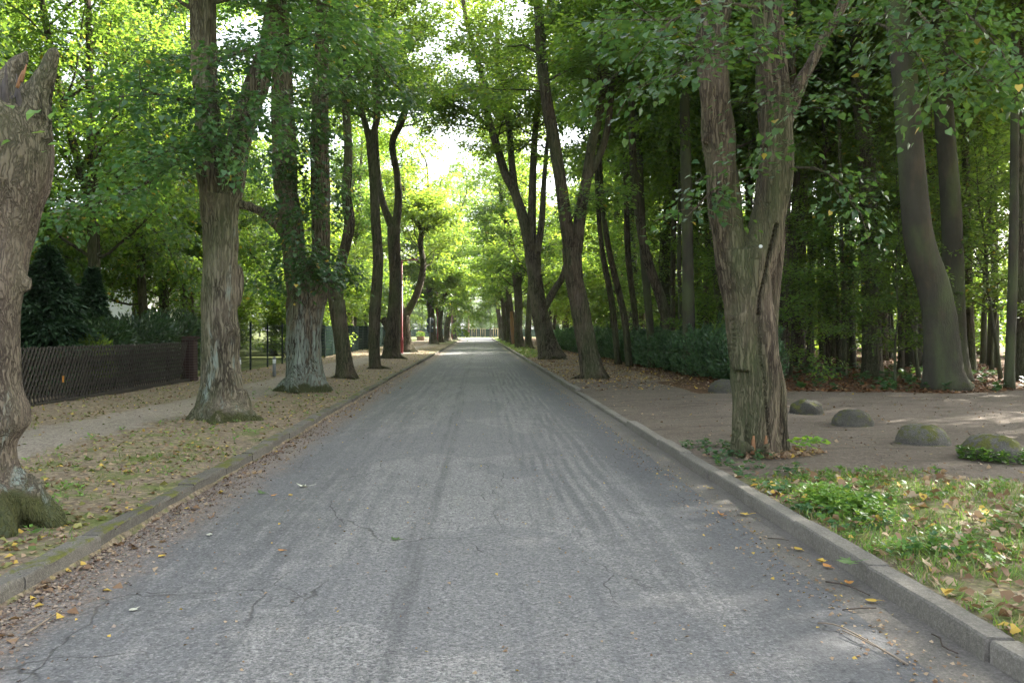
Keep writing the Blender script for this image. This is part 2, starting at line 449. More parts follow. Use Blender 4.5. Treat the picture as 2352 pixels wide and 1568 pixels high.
def concrete_mat(name, moss_amt, col, dark, ms=3.3, rough=.008):
    m, nt, b = newmat(name); g = G(nt)
    geo = g.n('ShaderNodeNewGeometry'); pos = geo.outputs['Position']
    sp = g.n('ShaderNodeSeparateXYZ'); g.l(geo.outputs['Normal'], sp.inputs[0])
    n1 = g.noise(pos, 2.2, 4); n2 = g.noise(pos, 90, 2, .7); v = g.vor(pos, 130)
    c = g.mix(n1, dark, col)
    c = g.mix(g.math('MULTIPLY', g.step(n2, .45, .75), .5), c, [x * 1.5 for x in col])
    c = g.mix(g.math('MULTIPLY', g.step(v, .35, .1), .35), c, [x * .45 for x in dark])
    oi = g.n('ShaderNodeObjectInfo')
    ov = g.math('MULTIPLY_ADD', oi.outputs['Random'], .3, .85)
    ov = g.math('MULTIPLY', ov, g.math('MULTIPLY_ADD', g.math('SUBTRACT', g.noise(pos, 38, 4, .75), .5), 1.3, 1.0))
    fc = g.n('ShaderNodeCombineColor')
    for i in range(3): g.l(ov, fc.inputs[i])
    c = g.mix(1.0, c, fc.outputs[0], 'MULTIPLY')
    if moss_amt:
        mn = g.noise(pos, ms, 5, .7)
        mm = g.math('MULTIPLY', g.step(mn, .60 - .12 * moss_amt, .66 - .08 * moss_amt), g.step(sp.outputs[2], .05, .6))
        c = g.mix(g.math('MULTIPLY', mm, .92), c, g.mix(g.noise(pos, 55, 3), (.035, .045, .010), (.17, .17, .035)))
    g.l(c, b.inputs['Base Color']); b.inputs['Roughness'].default_value = .93; b.inputs['Specular IOR Level'].default_value = .2
    g.l(g.bump(g.math('ADD', g.math('ADD', n2, g.noise(pos, 24, 4, .7)), g.math('MULTIPLY', n1, 2.0)), .7, rough), b.inputs['Normal'])
    return m
M['kerb_left'] = concrete_mat('kerb_mossy_shaded', 1.0, (.165, .152, .130), (.065, .060, .052))  # concrete darkened to put the shaded face into the colour, besides the moss
M['kerb_right'] = concrete_mat('kerb_clean', 0.0, (.205, .19, .165), (.115, .105, .09))
M['gutter'] = concrete_mat('gutter_concrete', 0.0, (.18, .165, .148), (.09, .082, .072))
M['boulder'] = concrete_mat('boulder_moss', .75, (.115, .108, .092), (.035, .033, .026), 7.0, .03)
M['boulder_moss'] = concrete_mat('boulder_mossier', 1.35, (.17, .16, .145), (.04, .037, .03), 7.0, .03)

def asphalt_mat():
    m, nt, b = newmat('asphalt'); g = G(nt)
    pos = g.n('ShaderNodeNewGeometry').outputs['Position']
    sp = g.n('ShaderNodeSeparateXYZ'); g.l(pos, sp.inputs[0])
    x, y = sp.outputs[0], sp.outputs[1]
    warp = g.noise(pos, 1.1, 3)
    wv = g.n('ShaderNodeVectorMath', operation='MULTIPLY_ADD')
    cx = g.n('ShaderNodeCombineXYZ'); g.l(g.math('SUBTRACT', warp, .5), cx.inputs[0]); g.l(g.math('SUBTRACT', g.noise(pos, 1.7, 3), .5), cx.inputs[1])
    g.l(cx.outputs[0], wv.inputs[0]); wv.inputs[1].default_value = (.5, .9, 0); g.l(pos, wv.inputs[2])
    wp = wv.outputs[0]
    # aggregate
    st = g.vor(pos, 85, out='Color'); ss = g.n('ShaderNodeSeparateColor'); g.l(st, ss.inputs[0])
    stone = ss.outputs[0]
    sd_ = g.vor(pos, 85)
    fine = g.noise(pos, 260, 2, .7)
    # worn, roughened wheel zones: ragged streaks that run along the road
    strk = g.noise(g.scale(pos, 2.6, .22, 1), 1.6, 6, .72, .4)
    strk2 = g.noise(g.scale(pos, 8.5, .16, 1), 1.0, 3, .6, .15)
    mid = g.noise(pos, 3.2, 5, .7)
    cen = g.math('SUBTRACT', 1.0, g.math('DIVIDE', g.math('ABSOLUTE', g.math('SUBTRACT', x, -.15)), 2.3), clamp=True)
    worn = g.math('ADD', g.math('MULTIPLY', strk, .9), g.math('MULTIPLY', cen, .45))
    worn = g.math('ADD', worn, g.math('MULTIPLY', g.math('SUBTRACT', mid, .5), .5))
    worn = g.math('ADD', worn, g.math('MULTIPLY', g.math('SUBTRACT', g.noise(g.scale(pos, 16, .5, 1), 1.0, 5, .7), .5), .55))
    # rib lines left by rollers, right of the centre
    rib = g.math('SINE', g.math('MULTIPLY', g.math('ADD', x, g.math('MULTIPLY', g.math('SUBTRACT', g.noise(g.scale(pos, .5, .12, 1), 1, 2), .5), .35)), 46.0))
    ribm = g.math('MULTIPLY', g.step(x, .05, .35), g.step(x, 1.75, 1.3))
    ribm = g.math('MULTIPLY', ribm, g.math('MULTIPLY', g.step(y, 5.5, 8), g.step(g.noise(g.scale(pos, 1.2, .35, 1), 1.3, 4), .40, .58)))
    worn = g.math('ADD', worn, g.math('MULTIPLY', g.math('MULTIPLY', rib, ribm), .16))
    worn = g.math('ADD', worn, g.math('MULTIPLY', g.math('SUBTRACT', strk2, .5), .45))
    # patches laid smooth later
    pv = g.vor(wp, .42, out='Color'); pc = g.n('ShaderNodeSeparateColor'); g.l(g.scale(wp, 1, .55, 1), nt.nodes[-1].inputs[0]) if False else None
    pvn = g.n('ShaderNodeTexVoronoi'); pvn.inputs['Scale'].default_value = .55; g.l(g.scale(wp, 1, .7, 1, (1.3, 2.1, 0)), pvn.inputs['Vector'])
    ps = g.n('ShaderNodeSeparateColor'); g.l(pvn.outputs['Color'], ps.inputs[0])
    patch = g.math('GREATER_THAN', ps.outputs[0], .66)
    wm = g.math('MULTIPLY', g.step(worn, .46, .88), g.math('MULTIPLY_ADD', patch, -.5, 1.0))
    base = g.mix(g.noise(pos, .7, 3), (.082, .081, .083), (.122, .120, .119))
    base = g.mix(g.math('MULTIPLY', patch, .3), base, (.125, .125, .130))
    worncol = g.mix(mid, (.20, .194, .184), (.30, .29, .275))
    spk = g.step(stone, .25, .95)
    rough_mix = g.math('MULTIPLY', wm, g.math('MULTIPLY_ADD', spk, .85, .25, clamp=True))
    c = g.mix(rough_mix, base, worncol)
    c = g.mix(g.math('MULTIPLY', g.math('GREATER_THAN', stone, .90), .32), c, (.30, .295, .285))
    c = g.mix(g.math('MULTIPLY', g.math('LESS_THAN', stone, .12), .5), c, (.055, .055, .058))
    c = g.mix(g.math('MULTIPLY', g.step(fine, .4, .7), .22), c, (.21, .21, .215))
    # tar-dark seam near the centre line and dark right-hand edge
    seam = g.math('ABSOLUTE', g.math('ADD', g.math('ADD', x, .42), g.math('MULTIPLY', g.math('SUBTRACT', warp, .5), .35)))
    c = g.mix(g.math('MULTIPLY', g.step(seam, .14, .03), g.math('MULTIPLY', g.step(strk2, .38, .62), .5)), c, (.062, .062, .064))
    c = g.mix(g.math('MULTIPLY', g.step(g.math('ADD', x, g.math('MULTIPLY', warp, .3)), 1.55, 1.95), .62), c, (.078, .079, .083))
    # cracks
    ckn = g.vor(g.scale(wp, .55, .75, 1, (.3, .8, 0)), 1.0, 'DISTANCE_TO_EDGE')
    cm = g.math('MULTIPLY', g.step(g.math('ADD', ckn, g.math('MULTIPLY', g.noise(pos, 9.0, 4), .006)), .0075, .003), g.step(g.noise(pos, .8, 2), .52, .6))
    ck2 = g.vor(g.scale(wp, .9, .38, 1, (3.1, 1.7, 0)), 1.0, 'DISTANCE_TO_EDGE')
    cm2 = g.math('MULTIPLY', g.step(g.math('ADD', ck2, g.math('MULTIPLY', g.noise(pos, 14.0, 4), .008)), .0095, .005), g.step(g.noise(pos, .55, 2), .46, .56))
    cm = g.math('MAXIMUM', cm, g.math('MULTIPLY', cm2, .8))
    c = g.mix(g.math('MULTIPLY', cm, .75), c, (.035, .033, .03))
    # brown crumbs swept against the left kerb, light dust at the right
    lk = g.math('ADD', x, g.math('MULTIPLY', g.math('SUBTRACT', g.noise(pos, 2.0, 4, .7), .5), .55))
    deb = g.math('MULTIPLY', g.step(lk, -2.05, -2.5), g.step(g.noise(pos, 45, 3, .7), .36, .56))
    c = g.mix(g.math('MULTIPLY', deb, .85), c, g.mix(ss.outputs[1], (.12, .085, .066), (.27, .215, .17)))
    # coarse grain of the chippings
    mot = g.math('ADD', g.math('MULTIPLY', g.noise(pos, 30, 4, .75), .9), g.math('MULTIPLY', g.noise(pos, 75, 2, .7), .6))
    mot = g.math('MULTIPLY_ADD', g.math('SUBTRACT', mot, .75), 1.9, 1.0)
    mc = g.n('ShaderNodeCombineColor')
    for i in range(3): g.l(mot, mc.inputs[i])
    c = g.mix(1.0, c, mc.outputs[0], 'MULTIPLY')
    g.l(c, b.inputs['Base Color'])
    b.inputs['Roughness'].default_value = .85; b.inputs['Specular IOR Level'].default_value = .3
    h = g.math('MULTIPLY', g.step(sd_, .6, .1), g.math('MULTIPLY_ADD', wm, .85, .25))
    h = g.math('ADD', h, g.math('MULTIPLY', mid, 1.3))
    h = g.math('SUBTRACT', h, g.math('MULTIPLY', cm, 1.5))
    h = g.math('SUBTRACT', h, g.math('MULTIPLY', wm, .9))
    g.l(g.bump(h, .6, .007), b.inputs['Normal'])
    return m
M['asphalt'] = asphalt_mat()

def ground_mat():
    m, nt, b = newmat('ground'); g = G(nt)
    pos = g.n('ShaderNodeNewGeometry').outputs['Position']
    at_ = g.n('ShaderNodeAttribute', attribute_name='zone')
    sc = g.n('ShaderNodeSeparateColor'); g.l(at_.outputs['Color'], sc.inputs[0])
    dirt, grass, forest = sc.outputs[0], sc.outputs[1], sc.outputs[2]
    n1 = g.noise(pos, .9, 5, .6); n2 = g.noise(pos, 14, 4, .7); n3 = g.noise(pos, 80, 2, .7)
    v = g.vor(pos, 26, out='Color'); vs = g.n('ShaderNodeSeparateColor'); g.l(v, vs.inputs[0])
    v2 = g.vor(pos, 60, out='Color'); vs2 = g.n('ShaderNodeSeparateColor'); g.l(v2, vs2.inputs[0])
    dirtc = g.mix(n1, (.20, .165, .135), (.33, .29, .25))
    dirtc = g.mix(g.math('MULTIPLY', n2, .5), dirtc, (.13, .105, .085))
    dirtc = g.mix(g.math('MULTIPLY', g.math('GREATER_THAN', vs2.outputs[0], .88), .6), dirtc, (.36, .32, .27))
    dirtc = g.mix(g.math('MULTIPLY', g.math('LESS_THAN', vs2.outputs[0], .08), .6), dirtc, (.08, .05, .035))
    spx = g.n('ShaderNodeSeparateXYZ'); g.l(pos, spx.inputs[0])
    earth = g.mix(n1, (.085, .067, .052), (.155, .128, .103))
    earth = g.mix(g.math('MULTIPLY', g.math('GREATER_THAN', vs2.outputs[0], .90), .5), earth, (.22, .19, .16))
    earth = g.mix(g.math('MULTIPLY', g.step(g.noise(g.scale(pos, .5, 2.2, 1), 1.2, 5, .7), .5, .68), .5), earth, (.045, .036, .028))
    dirtc = g.mix(g.step(spx.outputs[0], -1.0, 1.0), dirtc, earth)
    lit = g.ramp(vs.outputs[0], [(0, (.13, .10, .075)), (.4, (.21, .165, .12)), (.75, (.27, .215, .155)), (.92, (.36, .29, .20)), (1, (.42, .32, .15))])
    lit = g.mix(g.math('MULTIPLY', n2, .6), lit, (.085, .065, .048))
    grs = g.mix(n2, (.065, .085, .025), (.17, .185, .065))
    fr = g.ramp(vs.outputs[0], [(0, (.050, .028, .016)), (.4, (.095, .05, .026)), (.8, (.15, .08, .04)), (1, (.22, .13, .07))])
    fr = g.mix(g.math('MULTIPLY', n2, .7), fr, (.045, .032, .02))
    nz = g.math('MULTIPLY', g.math('SUBTRACT', g.noise(pos, 2.2, 6, .75), .5), 1.5)
    c = g.mix(g.step(g.math('ADD', dirt, nz), .35, .65), lit, dirtc)
    c = g.mix(g.step(g.math('ADD', grass, nz), .40, .70), c, grs)
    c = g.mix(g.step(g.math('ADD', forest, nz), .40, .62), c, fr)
    mot = g.math('ADD', g.math('MULTIPLY', g.noise(pos, 11, 5, .75), .8), g.math('MULTIPLY', g.noise(pos, 42, 3, .75), .7))
    mot = g.math('MULTIPLY_ADD', g.math('SUBTRACT', mot, .75), 1.8, 1.0)
    mc = g.n('ShaderNodeCombineColor')
    for i in range(3): g.l(mot, mc.inputs[i])
    c = g.mix(1.0, c, mc.outputs[0], 'MULTIPLY')
    g.l(c, b.inputs['Base Color']); b.inputs['Roughness'].default_value = .95; b.inputs['Specular IOR Level'].default_value = .15
    g.l(g.bump(g.math('ADD', g.math('MULTIPLY', n2, .8), g.math('MULTIPLY', n3, .35)), .7, .02), b.inputs['Normal'])
    return m
M['ground'] = ground_mat()
M['street_pale'] = plain('street_pale', (.34, .33, .31), .9, var=.15, vs=3)

# ------------------------------------------------------------------ ground
def smooth01(t): t = np.clip(t, 0, 1); return t * t * (3 - 2 * t)

def zone(x, y):
    """(bare dirt, grass, forest litter) weights"""
    if y > Y_END: return (0.1, .85, 0)
    if x < 0:
        d = KL(y) - x
        c = 3.05 + .25 * math.sin(y * .21) - .012 * max(0, y - 15)
        p = 1 - abs(d - c) / 1.15
        if x < -8.7:
            return (0, 1.0 if not (9 < y < 27 and x > -13) else .35, 0)
        far = max(0, min(1, (y - 60) / 40))
        gr = .46 if d < 2.1 and y < 13 else .22 if d > 4.2 else .14
        return (max(0, min(1, p * 1.1 + .12)), gr + .5 * far * (d < 2.2), 0)
    d = x - KR(y)
    if y < 24 and x < 40:
        # front strip of grass, then the sandy drive
        edge = 8.9 - .62 * max(0, d - .9) + .45 * math.sin(x * 1.7)
        if y < edge: return (.05, .62 if d > .25 else .45, 0)
        back = 19.6 + .25 * math.sin(x) + .10 * (x - 8) if x > 5.0 else 25.0
        if y < back: return (.9, .0, 0)
        return (.1, .05, .9)
    if d < 3.3: return (.12, .10 + max(0, min(.6, (y - 50) / 60)) * (d < 1.6), .15)
    return (0, .1 if y < 70 else .3, .9)

def build_ground():
    xs = np.unique(np.concatenate([np.arange(-14, 14.01, .2), np.arange(-40, 40.1, 1.0), np.array([-2500, -900, -400, -200, -100, -60, 60, 100, 200, 400, 900, 2500]),
                                   [2.44, 2.46, 2.60]]))
    ys = np.unique(np.concatenate([np.arange(2, 26, .2), np.arange(26, 60, .5), np.arange(60, 260, 2.0), np.array([-900, -300, -100, -40, -20, -10, -5, 0, 300, 400, 700, 1500, 3000])]))
    V = np.zeros((len(ys), len(xs), 3)); Z = np.zeros((len(ys), len(xs), 4)); Z[..., 3] = 1
    for j, y in enumerate(ys):
        for i, x in enumerate(xs):
            V[j, i] = (x, y, gz(x, y)); Z[j, i, :3] = zone(x, y)
    nx, ny = len(xs), len(ys)
    idx = np.arange(nx * ny).reshape(ny, nx)
    Q = np.stack([idx[:-1, :-1], idx[:-1, 1:], idx[1:, 1:], idx[1:, :-1]], -1).reshape(-1, 4)
    me = quads_mesh('ground', V.reshape(-1, 3), Q, M['ground'], True)
    a = me.color_attributes.new('zone', 'FLOAT_COLOR', 'POINT')
    a.data.foreach_set('color', Z.reshape(-1, 4).astype(np.float32).ravel())
    tag(link('ground', me), kind='structure')
build_ground()

def strip(name, x0, x1, ys, z, mat, nx=8, kind='structure'):
    V = []; nY = len(ys)
    for y in ys:
        a, b_ = x0(y), x1(y)
        for i in range(nx + 1):
            x = a + (b_ - a) * i / nx
            V.append((x, y, z(x, y)))
    idx = np.arange(nY * (nx + 1)).reshape(nY, nx + 1)
    Q = np.stack([idx[:-1, :-1], idx[:-1, 1:], idx[1:, 1:], idx[1:, :-1]], -1).reshape(-1, 4)
    return tag(link(name, quads_mesh(name, np.array(V), Q, mat, True)), kind=kind)

GUT = 0.30
road_ys = np.concatenate([np.arange(-30, 2, 4.0), np.arange(2, 30, .25), np.arange(30, Y_END + .1, 2.0)])
def road_z(x, y):
    e = (x + .15) / 2.6
    return .035 * (1 - e * e) + (.012 * fbm(x, y, .9, 1.) if y < 40 else 0)
strip('road', lambda y: KL(y) - .01, lambda y: KR(y) - GUT - .02 + .05 * fbm(7, y, .7, 3.), road_ys, road_z, M['asphalt'], nx=24)
strip('gutter', lambda y: KR(y) - GUT - .14, lambda y: KR(y) + .01, np.concatenate([np.arange(-30, 2, 4.0), np.arange(2, 60, .5), np.arange(60, Y_END + .1, 3)]),
      lambda x, y: -.004 + .004 * fbm(x, y, 1.0, 9.), M['gutter'], nx=4)
strip('side_street', lambda y: -120, lambda y: 120, np.array([Y_END - .2, Y_END + 2.5, Y_END + 5.5]), lambda x, y: .034, M['street_pale'], nx=10)

# kerbs: single stones as far as they can be told apart
def kerb(name, xf, side, mat, stone, y_near, y_far, seed):
    rng = random.Random(seed)
    bed = MB()
    for y0 in np.arange(y_far, Y_END - 1.5, 6.0):
        y1 = min(y0 + 6.0, Y_END - 1.5)
        xa, xb = xf(y0), xf(y1)
        v = []
        for (x, y) in ((xa, y0), (xb, y1)):
            v += [(x, y, -.1), (x, y, .11), (x + side * .15, y, .11), (x + side * .15, y, -.1)]
        bed.add(v, [[0, 1, 5, 4], [1, 2, 6, 5], [2, 3, 7, 6], [0, 3, 2, 1], [4, 5, 6, 7]])
    root = tag(bed.build(name, mat, smooth=False), kind='structure')
    y = y_near
    while y < y_far - .05:
        L = min(stone, y_far - y) - .012
        top = .115 + rng.uniform(-.012, .012)
        drop = side > 0 and 13.4 <= y < 20.4
        if drop: top = .05 + rng.uniform(-.005, .005)
        w = .15 if side > 0 else .15 + rng.uniform(-.01, .02)
        jx, tw = rng.uniform(-.014, .014), rng.uniform(-.009, .009)
        mb = MB(); n = 9
        prof = [(0, -.10), (0.002, top - .03), (.004, top - .012), (.014, top), (w - .01, top - .002), (w, top - .015), (w, -.10)]
        V = []
        for i in range(n):
            t = i / (n - 1)
            ye = y + .006 + L * t
            rough = .010 if side < 0 else .003
            for k, (px, pz) in enumerate(prof):
                q = fbm(ye * 3, k * 1.7 + seed, 1.0, 4.) * rough * (0 < k < 6)
                end = .006 if (i in (0, n - 1) and 1 <= k <= 5) else 0
                V.append((xf(ye) + side * (px + jx + q) + tw * (t - .5), ye, pz + q * .8 - end))
        k = len(prof)
        F = []
        for i in range(n - 1):
            for j in range(k - 1):
                a = i * k + j
                f = [a, a + 1, a + k + 1, a + k]
                F.append(f if side < 0 else f[::-1])
        F.append(list(range(k))[::-1 if side < 0 else 1]); F.append([(n - 1) * k + j for j in range(k)][::1 if side < 0 else -1])
        mb.add(V, F)
        mb.build('kerb_stone', mat, root, False)
        y += stone
    return root
kerb('left_kerb', KL, -1, M['kerb_left'], 1.0, 1.0, 48.0, 3)
kerb('right_kerb', KR, 1, M['kerb_right'], 1.22, 2.78, 50.36, 8)

# ------------------------------------------------------------------ trees
UP = np.array([0, 0, 1.])
def unit(v): return v / (np.linalg.norm(v) + 1e-9)

class Foliage:
    def __init__(s): s.P, s.D, s.N, s.S = [], [], [], []
    def spray(s, pts, dens, width, size, rng, tilt=.35, droop=.45):
        """a flat spray of leaves on a twig polyline"""
        pts = np.asarray(pts)
        L = np.sum(np.linalg.norm(np.diff(pts, axis=0), axis=1))
        n = max(3, int(L * dens))
        t = rng.rand(n) ** .8 * (len(pts) - 1)
        i = np.minimum(t.astype(int), len(pts) - 2); f = (t - i)[:, None]
        p = pts[i] * (1 - f) + pts[i + 1] * f
        d = pts[i + 1] - pts[i]; d /= np.linalg.norm(d, axis=1)[:, None] + 1e-9
        side = np.cross(d, UP); side /= np.linalg.norm(side, axis=1)[:, None] + 1e-6
        u = rng.uniform(-1, 1, n)
        lat = np.sign(u) * np.abs(u) ** .8 * width
        p = p + side * lat[:, None] + d * (np.abs(lat) * .6)[:, None]
        p[:, 2] += -np.abs(lat) * .22 + rng.normal(0, .05 + width * .12, n)
        D = d * .7 + side * np.sign(u)[:, None] * rng.uniform(.3, 1.1, n)[:, None] + rng.normal(0, .3, (n, 3))
        D[:, 2] -= droop * rng.rand(n)
        N = UP + rng.normal(0, tilt, (n, 3))
        s.P.append(p); s.D.append(D); s.N.append(N); s.S.append(size * rng.uniform(.6, 1.25, n))
    def cloud(s, P, D, N, S): s.P.append(P); s.D.append(D); s.N.append(N); s.S.append(S)
    def mesh(s, name, mat, lod):
        t, q = {0: (RHOMB, RHOMB_Q), 1: (HEART, HEART_Q), 2: (LANCE, RHOMB_Q)}[lod]
        return leaves_mesh(name, np.concatenate(s.P), np.concatenate(s.D), np.concatenate(s.N), np.concatenate(s.S), mat, t, q)

def limb_path(p0, d0, L, rng, n=7, rise=.0, droop=.5, wob=.16):
    p = np.array(p0, float); d = unit(np.array(d0, float)); out = [p.copy()]
    for i in range(n):
        d = unit(d + rng.normal(0, wob, 3) + UP * (rise - droop * (i / n) ** 1.3) * .35)
        p = p + d * L / n
        out.append(p.copy())
    return np.array(out)

def foliate(limbs, wood, fol, rng, o):
    """limbs: list of (polyline, start radius); adds side branches and leaf sprays"""
    for pts, r0 in limbs:
        n = len(pts)
        L = np.sum(np.linalg.norm(np.diff(pts, axis=0), axis=1))
        wood.tube(pts, np.linspace(r0, max(.006, r0 * .18), n), seg=6, rough=.1, seed=rng.randint(1e6), cap=False)
        cnt = max(3, int(L * o['subs']))
        for k in range(cnt):
            t = o.get('bare', .18) + (1 - o.get('bare', .18)) * (k + rng.rand()) / cnt
            q = min(t * (n - 1), n - 1.001); i = int(q); f = q - i
            p = pts[i] * (1 - f) + pts[i + 1] * f
            d = unit(pts[i + 1] - pts[i])
            side = unit(np.cross(d, UP) + 1e-6) * (1 if k % 2 else -1)
            dd = d * rng.uniform(.35, .8) + side * rng.uniform(.5, 1.0) + UP * rng.uniform(-.15, .3) + rng.normal(0, .15, 3)
            sl_ = (L * .30 * (1.15 - .75 * t) + .35) * rng.uniform(.7, 1.25)
            sp = limb_path(p, dd, sl_, rng, 4, .05, .7, .14)
            if o.get('twigs', True):
                wood.tube(sp, np.linspace(max(.006, r0 * .22), .004, len(sp)), seg=3, cap=False)
            fol.spray(sp, o['dens'], o['width'], o['leaf'], rng, o.get('tilt', .38))
        fol.spray(pts[-3:], o['dens'], o['width'], o['leaf'], rng, o.get('tilt', .38))

def auto_limbs(stem, rng, zmin, n, Lmax, ztop=None, e0=(10, 45), droop=.6, prof=None, az=None, start_r=.35):
    """limbs leaving a resampled stem (x y z r) above zmin"""
    z = stem[:, 2]; ok = np.where(z > zmin)[0]
    out = []
    if len(ok) < 2: return out
    a = rng.rand() * 6.3
    for k in range(n):
        i = ok[int((k + rng.rand()) / n * (len(ok) - 1))]
        p = stem[i, :3]; r = stem[i, 3]
        h = (p[2] - zmin) / max(1e-3, (z.max() - zmin))
        a += 2.4 + rng.uniform(-.5, .5)
        aa = a if az is None else az[0] + rng.uniform(-1, 1) * az[1]
        e = R(rng.uniform(*e0)) + h * .5
        L = Lmax * (1 - .62 * h) * rng.uniform(.65, 1.15)
        d = np.array([math.cos(aa) * math.cos(e), math.sin(aa) * math.cos(e), math.sin(e)])
        out.append((limb_path(p, d, L, rng, 8, .1, droop), min(r * .55, start_r * .02 * L + .015)))
    return out

def px_stem(rows, depth, dy=0.0, base=None):
    """stem rows (px, py, half width px) at a depth; dy lets the stem lean in depth"""
    out = []
    for k, row in enumerate(rows):
        d = depth + (row[3] if len(row) > 3 else 0.0)
        p = at(row[0], row[1], d)
        out.append([p[0], p[1], p[2], row[2] * d / FD])
    return np.array(out)

def remeshed(mb, name, voxel, mat, disp=.0, seed=0, grooves=()):
    me = bpy.data.meshes.new('tmp')
    me.from_pydata(np.concatenate(mb.v).tolist(), [], mb.f)
    ob = bpy.data.objects.new('tmp', me); COL.objects.link(ob)
    md = ob.modifiers.new('r', 'REMESH'); md.mode = 'VOXEL'; md.voxel_size = voxel; md.use_smooth_shade = True
    ms = ob.modifiers.new('s', 'SMOOTH'); ms.iterations = 3; ms.factor = .5
    dg = bpy.context.evaluated_depsgraph_get()
    new = bpy.data.meshes.new_from_object(ob.evaluated_get(dg))
    bpy.data.objects.remove(ob); bpy.data.meshes.remove(me)
    new.name = name
    new.materials.clear(); new.materials.append(mat)
    if disp:
        n = len(new.vertices)
        co = np.empty(n * 3, np.float32); new.vertices.foreach_get('co', co); co = co.reshape(-1, 3)
        no = np.empty(n * 3, np.float32); new.vertices.foreach_get('normal', no); no = no.reshape(-1, 3)
        off = np.array([mnoise.noise(Vector((c[0] * 9 + seed, c[1] * 9, c[2] * 1.6))) + .8 * mnoise.noise(Vector((c[0] * 3.1, c[1] * 3.1 + seed, c[2] * 1.9))) for c in co])
        co += no * (off * disp)[:, None]
        for pl, wd, dp in grooves:               # cracks: push the surface in along a line
            pl = smoothpath(np.hstack([pl, np.zeros((len(pl), 1))]), .05)[:, :3]
            dd = np.min(np.hypot(co[:, None, 0] - pl[None, :, 0], co[:, None, 2] - pl[None, :, 2]), axis=1)
            front = (no[:, 1] < -.05)
            co[:, 1] += np.where(front, dp * np.exp(-(dd / wd) ** 2), 0)
        new.vertices.foreach_set('co', co.ravel())
    new.polygons.foreach_set('use_smooth', np.ones(len(new.polygons), bool))
    return new

def row_tree(name, label, depth, stems, mat, seed, crown=None, extra=None, explicit=(), leafmat='leaf_linden', lod=0, voxel=None, seg=14,
             flare=.5, group=None, cat='tree', disp=.0, exp=None, grooves=(), top=None, roots=4):
    """a tree whose stems were measured on the photograph, standing at its own distance"""
    rng = np.random.RandomState(seed)
    S = [px_stem(s, depth) for s in stems]
    if top:
        e = S[0][-1]; S[0][-1][3] = max(e[3], .10)
        S[0] = np.vstack([S[0], [e[0] + rng.normal(0, .5), e[1] + rng.normal(0, .5), max(e[2] + 1.5, (e[2] + top) / 2), .08], [e[0] + rng.normal(0, .8), e[1] + rng.normal(0, .8), max(e[2] + 3, top), .03]])
    bx, by = S[0][0][0], S[0][0][1]
    bz = gz(bx, by)
    org = np.array([bx, by, bz])
    S[0][0][2] = min(S[0][0][2], bz - .08)
    wood = MB(); tr = MB(); sm = []
    for k, s in enumerate(S):
        q = smoothpath(s, .12 if voxel else .25)
        q[:, :3] -= org
        sm.append(q)
        tr.tube(q[:, :3], q[:, 3], seg=20 if voxel else seg, rough=.10 if k == 0 else .07, seed=seed + k, flare=flare if k == 0 else 0, flare_h=max(.2, q[0, 3] * .9))
    r0_ = S[0][min(1, len(S[0]) - 1)][3]
    for k in range(roots):                       # surface roots
        a = rng.rand() * .9 + k * 6.28 / max(1, roots); l_ = r0_ * rng.uniform(2.0, 3.2)
        dx, dy_ = math.cos(a), math.sin(a); bend = rng.uniform(-.35, .35)
        tr.tube([(dx * r0_ * .5, dy_ * r0_ * .5, r0_ * .75), (dx * r0_ * 1.05, dy_ * r0_ * 1.05, r0_ * .28), (dx * l_ * .7 - dy_ * bend * l_ * .4, dy_ * l_ * .7 + dx * bend * l_ * .4, .02), (dx * l_ - dy_ * bend * l_, dy_ * l_ + dx * bend * l_, -.05)],
                [r0_ * .42, r0_ * .34, r0_ * .20, r0_ * .08], seg=7, rough=.2, seed=seed + k)
    if extra: extra(tr, org, rng)
    root = empty(name, org, label, cat, group)
    fol = Foliage()
    limbs = []
    if crown:
        for k in crown.get('on', range(len(sm))):
            c = dict(crown)
            limbs += auto_limbs(sm[k], rng, c['zmin'], c['n'], c['L'], e0=c.get('e0', (5, 45)), droop=c.get('droop', .7), az=c.get('az'))
    for e in explicit:
        pts = np.array([at(*p) for p in e[0]]) - org
        q = smoothpath(np.hstack([pts, np.zeros((len(pts), 1))]), .35)[:, :3]
        limbs.append((q, e[1]))
    if limbs:
        na = len(limbs) - len(explicit)
        foliate(limbs[:na], wood, fol, rng, crown)
        foliate(limbs[na:], wood, fol, rng, dict(crown, **(exp or {})))
    if voxel:
        me = remeshed(tr, 'trunk', voxel, mat, disp, seed, [(np.array([at(a, b_, depth - .35) for a, b_ in pl]) - org, wd, dp) for pl, wd, dp in grooves])
        t = link('trunk', me, root)
        if wood.n: tag(wood.build('limb_wood', mat, t), kind='stuff')
    else:
        if wood.n: tr.v += wood.v; tr.f += [[i + tr.n for i in f] for f in wood.f]; tr.n += wood.n
        t = tr.build('trunk', mat, root)
    if limbs:
        link('crown', fol.mesh('crown', M[leafmat], lod), root)
    return root, sm, org

GRP = 'lime trees lining the road'
NEARC = dict(zmin=3.2, n=15, L=4.4, subs=5.6, dens=84, width=.38, leaf=.092, tilt=.27, e0=(-5, 35), droop=.75)
MIDC = dict(zmin=3.6, n=14, L=4.4, subs=4.8, dens=78, width=.44, leaf=.115, tilt=.27, e0=(0, 40), droop=.75)
FARC = dict(zmin=4.0, n=13, L=5.0, subs=3.8, dens=48, width=.5, leaf=.17, tilt=.3, e0=(0, 40), droop=.75)

